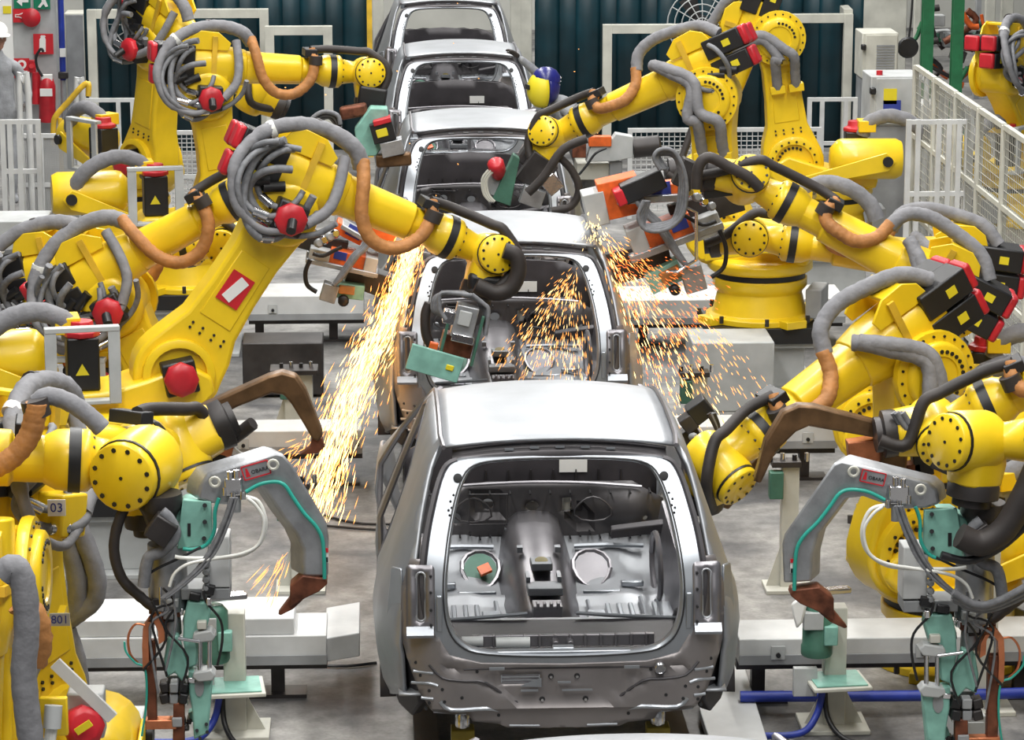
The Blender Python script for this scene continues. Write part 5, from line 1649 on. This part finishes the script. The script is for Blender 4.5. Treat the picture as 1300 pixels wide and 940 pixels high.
# ------------------------------------------------------------------ people
def skin_body(name, verts, edges, m, parent, sub=2, root=0):
    me = bpy.data.meshes.new(name)
    off = parent_world(parent)
    me.from_pydata([tuple(V(v[0])-off) for v in verts], edges, [])
    o = bpy.data.objects.new(name, me)
    COL.objects.link(o)
    o.parent = parent
    md = o.modifiers.new('skin', 'SKIN')
    for i, v in enumerate(verts):
        sv = me.skin_vertices[0].data[i]
        sv.radius = v[1] if isinstance(v[1], tuple) else (v[1], v[1])
        sv.use_root = (i == root)
    md.use_smooth_shade = True
    sd = o.modifiers.new('subdiv', 'SUBSURF')
    sd.levels = sd.render_levels = sub
    me.materials.append(M[m])
    return o
def hand(parent, wpos, dirv, side, m):
    """palm with five separate fingers, slightly curled"""
    d = V(dirv).normalized()
    s_ = d.cross(V((0, 0, 1)))
    s_ = s_.normalized() if s_.length > .1 else V((1, 0, 0))
    u = s_.cross(d).normalized()
    vs, es = [(wpos, .024), (wpos+d*.045, (.04, .02)), (wpos+d*.085, (.042, .018))], [(0, 1), (1, 2)]
    for i, (o_, l_) in enumerate(((-.033, .062), (-.011, .072), (.011, .068), (.032, .052))):
        b_ = wpos+d*.088+s_*o_
        k = len(vs)
        vs += [(b_, .010), (b_+d*l_*.5-u*.006, .0095), (b_+d*l_*.85-u*.025, .008)]
        es += [(2, k), (k, k+1), (k+1, k+2)]
    k = len(vs)
    vs += [(wpos+d*.04+s_*side*.045, .012), (wpos+d*.075+s_*side*.06-u*.008, .010), (wpos+d*.1+s_*side*.055-u*.02, .008)]
    es += [(1, k), (k, k+1), (k+1, k+2)]
    return skin_body('hand', vs, es, m, parent, 1)
def person(label, base, facing, lean, helmet, arms, cloth='cloth', head=(.02, 0, 1.70)):
    t = thing('person', label, 'person', base)
    fx = V((math.cos(facing), math.sin(facing), 0))
    sx = V((-math.sin(facing), math.cos(facing), 0))
    B = lambda f_, s_, z_: V(base)+fx*(f_+lean*max(0, z_-.9))+sx*s_+Z*z_
    vs = [(B(0, 0, .95), (.16, .12)), (B(0, 0, 1.15), (.155, .115)), (B(0, 0, 1.34), (.19, .125)), (B(0, 0, 1.45), (.12, .09)), (B(0, 0, 1.45).lerp(B(*head), .35), .058), (B(0, 0, 1.45).lerp(B(*head), .6), .06)]
    es = [(0, 1), (1, 2), (2, 3), (3, 4), (4, 5)]
    for sd in (-1, 1):
        k = len(vs)
        vs += [(B(0, sd*.10, .86), .10), (B(.02, sd*.11, .48), .07), (B(-.01, sd*.11, .10), .05), (B(.0, sd*.11, .05), .045), (B(.13, sd*.12, .035), (.045, .03))]
        es += [(0, k), (k, k+1), (k+1, k+2), (k+2, k+3), (k+3, k+4)]
    hands = []
    for sd, (el, wr) in zip((-1, 1), arms):
        k = len(vs)
        sh = B(0, sd*.19, 1.40)
        e_, w_ = B(*el), B(*wr)
        vs += [(sh, .068), (sh.lerp(e_, .5), .056), (e_, .045), (e_.lerp(w_, .5), .042), (w_, .03)]
        es += [(3, k), (k, k+1), (k+1, k+2), (k+2, k+3), (k+3, k+4)]
        hands.append((w_, w_-e_, sd))
    skin_body('body', vs, es, cloth, t, 2)
    for w_, d_, sd in hands:
        hand(t, w_, d_, -sd, 'glove')
    hc = B(*head)
    # head with face
    m = MB().ball(hc, .078, .078, .112, 16, 12)
    m.ball(hc+fx*.03-Z*.06, .055, .055, .06, 12, 8)
    m.lathe(hc+fx*.07-Z*.005, fx-Z*.4, [(.012, 0), (.016, .02), (.006, .03)], 8)
    hd = m.build('head', 'skin', t)
    for sd in (-1, 1):
        MB().ball(hc+fx*.068+sx*sd*.03+Z*.01, .011).build('eye', 'swhite', hd)
        MB().ball(hc+sx*sd*.08-Z*.005, .012, .02, .03).build('ear', 'skin', hd)
    MB().ball(hc+fx*.074-Z*.05, .012, .022, .006).build('mouth', 'rust', hd)
    return t, hc, fx, sx, B
wb_ = P(747, 110, 12.6)
t, hc, fx, sx, B = person('person in grey with navy and yellow welding mask, right arm raised, beside the fourth car', V((wb_.x, 12.6, .20)), R(195), .45, 'mask', (((.0, -.22, 1.64), (.16, -.15, 1.85)), ((.10, .20, 1.12), (.32, .08, 1.10))), head=(.10, 0, 1.59))
tag(MB().box((wb_.x, 12.6, .10), .6, .5, .20).build('step_board', 'mgrey', bev=.01), 'low grey step under the masked welder', 'step')
# welding mask: yellow face shield and navy shell
m = MB()
rg = []
for i in range(9):
    th = R(20+i*17)
    rg.append([hc+Z*(.15*math.cos(th)+.01)+(fx*math.cos(g)+sx*math.sin(g))*(.125*math.sin(th)+.012) for g in [R(95+170*k/12) for k in range(13)]])
m.loft(rg, caps=False, closed=False)
solid(m.build('hood_shell', 'navy', t), .012)
m = MB()
rg = []
for i in range(9):
    th = R(20+i*17)
    rg.append([hc+Z*(.16*math.cos(th)-.01)+(fx*math.cos(g)+sx*math.sin(g))*(.13*math.sin(th)+.014) for g in [R(-92+184*k/12) for k in range(13)]])
m.loft(rg, caps=False, closed=False)
fs_ = solid(m.build('face_shield', 'sticker', t), .012)
MB().obox(hc+fx*.15+Z*.02, fx*.008, sx*.05, Z*.022).build('visor_window', 'black', fs_, bev=.006)
m = MB().lathe(hc+Z*.06-fx*.02, Z, [(.128, 0), (.125, .05), (.09, .10), (.04, .125), (.005, .13)], 18)
m.build('mask_cap', 'navy', t)
for i in range(5):
    MB().cyl(hc+Z*(.10-.03*i)-fx*.14*math.cos(.2*i)+sx*.02, hc+Z*(.085-.03*i)-fx*.15*math.cos(.2*i)+sx*.02, .008, n=6).build('mask_rivet', 'swhite', t)

wb_ = P(2, 105, 17.5)
t, hc, fx, sx, B = person('person with white hard hat at the left edge by the railing', V((wb_.x-.03, 17.5, 0)), R(-70), .0, 'hat', (((.05, -.30, 1.12), (.25, -.22, 1.05)), ((.05, .30, 1.12), (.25, .22, 1.05))))
hh = MB().lathe(hc+Z*.03, Z, [(.135, 0), (.13, .012), (.112, .02), (.108, .07), (.08, .12), (.04, .14), (.003, .145)], 20).build('hard_hat', 'swhite', t)
MB().obox(hc+fx*.14+Z*.035, fx*.05, sx*.08, Z*.006).build('hat_brim', 'swhite', hh, bev=.004)

# ------------------------------------------------------------------ robot decals and loose hoses on particular robots
r = RB['L4']
ax = r['c2'].lerp(r['c3'], .53)
u = r['a']
v = u.cross(r['s'])
d1 = MB().obox(ax+r['s']*.145, u*.10, r['s']*.004, v*.075).build('red_document_pocket', 'sred', r['root'])
MB().obox(ax+r['s']*.151, (u*.9+v*.25)*.085, r['s']*.003, (v*.9-u*.25)*.035).build('paper_tag', 'swhite', d1)
r = RB['L3']
for k, (tt, s_) in enumerate(((.88, '03'), (.40, '801'))):
    c = P(72 if k == 0 else 76, 645 if k == 0 else 787, -1.24)
    MB().box(c+V((0, .08, 0)), .03, .16, .03).build('plate_bracket', 'yellow', r['root'])
    pl = MB().box(c, .075 if k == 0 else .085, .008, .07 if k == 0 else .055).build('number_plate', 'swhite' if k == 0 else 'pale', r['root'])
    text('plate_number', s_, .055 if k == 0 else .05, c-V((0, .006, 0)), (PI/2, 0, 0), 'sblue', pl)
rt = r['root']
for pts, rad in (([(85, 640), (104, 680), (122, 730), (120, 760), (100, 778), (82, 790)], .045), ([(80, 670), (95, 720), (98, 765), (85, 790)], .045), ([(84, 800), (95, 830), (102, 870), (105, 900)], .045)):
    MB().tube(PT(pts, -.62), rad, 9, 5, .03).build('dress_hose', 'hose', rt)
rt = RB['L1']['root']
MB().tube(PT([(46, 512), (44, 530), (38, 552), (22, 575), (2, 590), (-25, 600)], -1.82), .045, 10, 6, .04).build('leather_sleeve', 'brown', rt)
MB().tube(PT([(46, 512), (62, 503), (90, 512), (115, 530), (130, 545)], -1.75), .038, 10, 6, .03).build('dress_hose', 'hose', rt)
MB().lathe(P(46, 520, -1.80), (.2, 0, -1), [(.055, -.04), (.055, .03)], 12).build('sleeve_collar', 'rubber', rt)
rt = RB['L0']['root']
MB().tube(PT([(2, 730), (18, 720), (30, 745), (34, 800), (30, 850), (34, 900), (40, 945)], -2.55), .05, 10, 5, .03).build('dress_hose', 'hose', rt)
MB().tube(PT([(28, 765), (42, 788), (47, 815), (40, 842)], -2.35), .06, 10, 5, .08).build('leather_sleeve', 'brown', rt)
cb = pbox(MB(), 50, 886, 86, 936, -2.35, .03).build('connector_plate', 'yellow', rt, bev=.006)
MB().cyl(P(66, 925, -2.42), P(68, 896, -2.40), .035, n=12).build('plug', 'pale', cb)
for i in range(3):
    MB().tube(PT([(62+4*i, 920), (60+4*i, 935), (56+4*i, 960)], -2.42), .012, 7, 3).build('wire', 'wcable', cb)
cb = MB().lathe(P(106, 922, -1.95), (.25, -1, .25), [(.085, -.05), (.085, .03), (.06, .05)], 8).build('motor_cap', 'red', rt, bev=.004)
MB().obox(P(106, 924, -2.03), V((.03, 0, .02)), V((0, .004, 0)), V((-.008, 0, .012))).build('warning_sticker', 'sticker', cb)
MB().bar(P(70, 842, -1.95), P(143, 912, -1.95), .05, .02, Yv).build('motor_guard', 'white', rt)
pbox(MB(), 85, 880, 132, 940, -1.9, .12).build('motor_body', 'pale', rt, bev=.01)

rt = RB['R6']['root']
MB().tube(PT([(1320, 585), (1300, 630), (1275, 672), (1245, 690), (1218, 680)], -.62), .06, 10, 6).build('tool_hose', 'rubber', rt)
MB().tube(PT([(1310, 660), (1270, 695), (1230, 712), (1195, 705)], -.60), .02, 8, 5).build('tool_hose', 'black', rt)
for i in range(3):
    MB().tube(PT([(1320, 735+6*i), (1270, 762+4*i), (1240, 768+3*i), (1210, 752+4*i)], -.58+.02*i), .018, 8, 5).build('cable_bundle', 'cable', rt)
for i, pts in enumerate(([(412, 655), (450, 664), (496, 666), (540, 664)], [(415, 668), (450, 671), (500, 674), (540, 676)], [(400, 845), (440, 846), (478, 842)])):
    tag(MB().tube([PZ(x, y, .012) for x, y in pts], .009, 6, 4).build('floor_cable', 'black'), ('upper thin black cable on the floor left of the nearest car', 'lower thin black cable on the floor left of the nearest car', 'thin black cable on the floor below the left beam')[i], 'cable')
# ------------------------------------------------------------------ sparks
def emat(name, col, st):
    return mat(name, col, emit=st)
M['spark_hot'] = emat('spark_white_hot', (1, .70, .30), 4.2)
M['spark_mid'] = emat('spark_orange', (1, .42, .10), 3.2)
M['spark_red'] = emat('spark_red', (1, .20, .03), 2.2)
def sparks(n, gen, m, label, seed, r0=.0028):
    rnd = random.Random(seed)
    mb = MB()
    for i in range(n):
        p, d, l = gen(rnd)
        d = d.normalized()
        u = d.orthogonal().normalized()
        v = d.cross(u)
        rr = r0*rnd.uniform(.6, 1.5)
        a = p+d*l
        vs = [p]+[p+d*l*.6+(u*math.cos(g)+v*math.sin(g))*rr for g in (0, 2.1, 4.2)]+[a]
        mb.add(vs, [(0, 2, 1), (0, 3, 2), (0, 1, 3), (1, 2, 4), (2, 3, 4), (3, 1, 4)])
    o = mb.build('weld_sparks', m, smooth=False)
    tag(o, label, 'sparks', None, 'stuff')
def path(pts, t):
    n = len(pts)-1
    i = min(int(t*n), n-1)
    k = t*n-i
    return pts[i].lerp(pts[i+1], k), (pts[i+1]-pts[i]).normalized()
LS = PT([(530, 300, 5.2), (512, 350, 5.1), (495, 400, 5.0), (465, 460, 4.85), (432, 540, 4.7), (402, 640, 4.5)])
def gl_(sp0, sp1, l0, l1, tmin=0, tmax=1, bias=1.):
    def g(rnd):
        t_ = tmin+(tmax-tmin)*rnd.random()**bias
        p, d = path(LS, t_)
        s_ = sp0+(sp1-sp0)*t_
        p = p+V((rnd.gauss(0, s_), rnd.gauss(0, s_), rnd.gauss(0, s_*.6)))
        return p, d+V((rnd.gauss(0, .12), rnd.gauss(0, .1), rnd.gauss(0, .08))), rnd.uniform(l0, l1)*(1+t_)
    return g
sparks(1300, gl_(.022, .075, .03, .07, bias=.9), 'spark_hot', 'dense white-hot spark stream pouring down left of the second car', 1, .0034)
sparks(900, gl_(.05, .11, .02, .06), 'spark_mid', 'scattered orange sparks around the left stream', 2)
def burst(px, py, Y, dirs, l0, l1, rmax, spread, y_sp=.3, g_=.6):
    c = P(px, py, Y)
    def g(rnd):
        a = rnd.uniform(*dirs)
        r_ = rmax*rnd.random()**.7
        d = V((math.cos(a), rnd.gauss(-.1, y_sp), math.sin(a)))
        p = c+d*r_+V((rnd.gauss(0, spread), rnd.gauss(0, spread), rnd.gauss(0, spread)-g_*r_*r_))
        return p, V((d.x, d.y, d.z-2*g_*r_)), rnd.uniform(l0, l1)
    return g
sparks(420, burst(728, 345, 6.0, (R(-150), R(-75)), .02, .055, .62, .03), 'spark_mid', 'orange sparks falling inside the second car opening', 3, .0024)
sparks(160, burst(728, 345, 6.0, (R(-140), R(-80)), .03, .06, .55, .02), 'spark_hot', 'bright sparks inside the second car opening', 4, .0024)
sparks(620, burst(768, 300, 5.3, (R(-85), R(-25)), .02, .06, 1.15, .03, .25, .35), 'spark_mid', 'orange spark shower fanning out right of the second car', 5, .0026)
sparks(320, burst(768, 320, 5.2, (R(-80), R(-40)), .03, .08, 1.15, .03, .2, .3), 'spark_hot', 'bright sparks in the shower right of the second car', 6, .0028)
sparks(420, burst(775, 330, 5.1, (R(-70), R(10)), .015, .04, .65, .04, .3, .5), 'spark_red', 'small red sparks around the right transformer gun', 7, .0024)
sparks(90, burst(752, 275, 5.3, (R(-130), R(-50)), .01, .03, .18, .02, .2, .3), 'spark_hot', 'sparks at the weld point on the second car roof edge', 8, .0026)
sparks(26, burst(365, 700, 1.2, (R(-140), R(-100)), .06, .14, .22, .015, .2, .2), 'spark_mid', 'few orange sparks falling behind the left grey gun', 9, .0022)
sparks(30, burst(400, 555, 2.6, (R(-170), R(-100)), .03, .08, .2, .02, .2, .2), 'spark_mid', 'few orange sparks at the tip of the left bronze arm', 10, .0022)
sparks(40, burst(545, 120, 13, (R(-180), R(180)), .01, .02, 1.6, .05, .2, .1), 'spark_mid', 'stray sparks drifting before the far car bodies', 11, .0045)
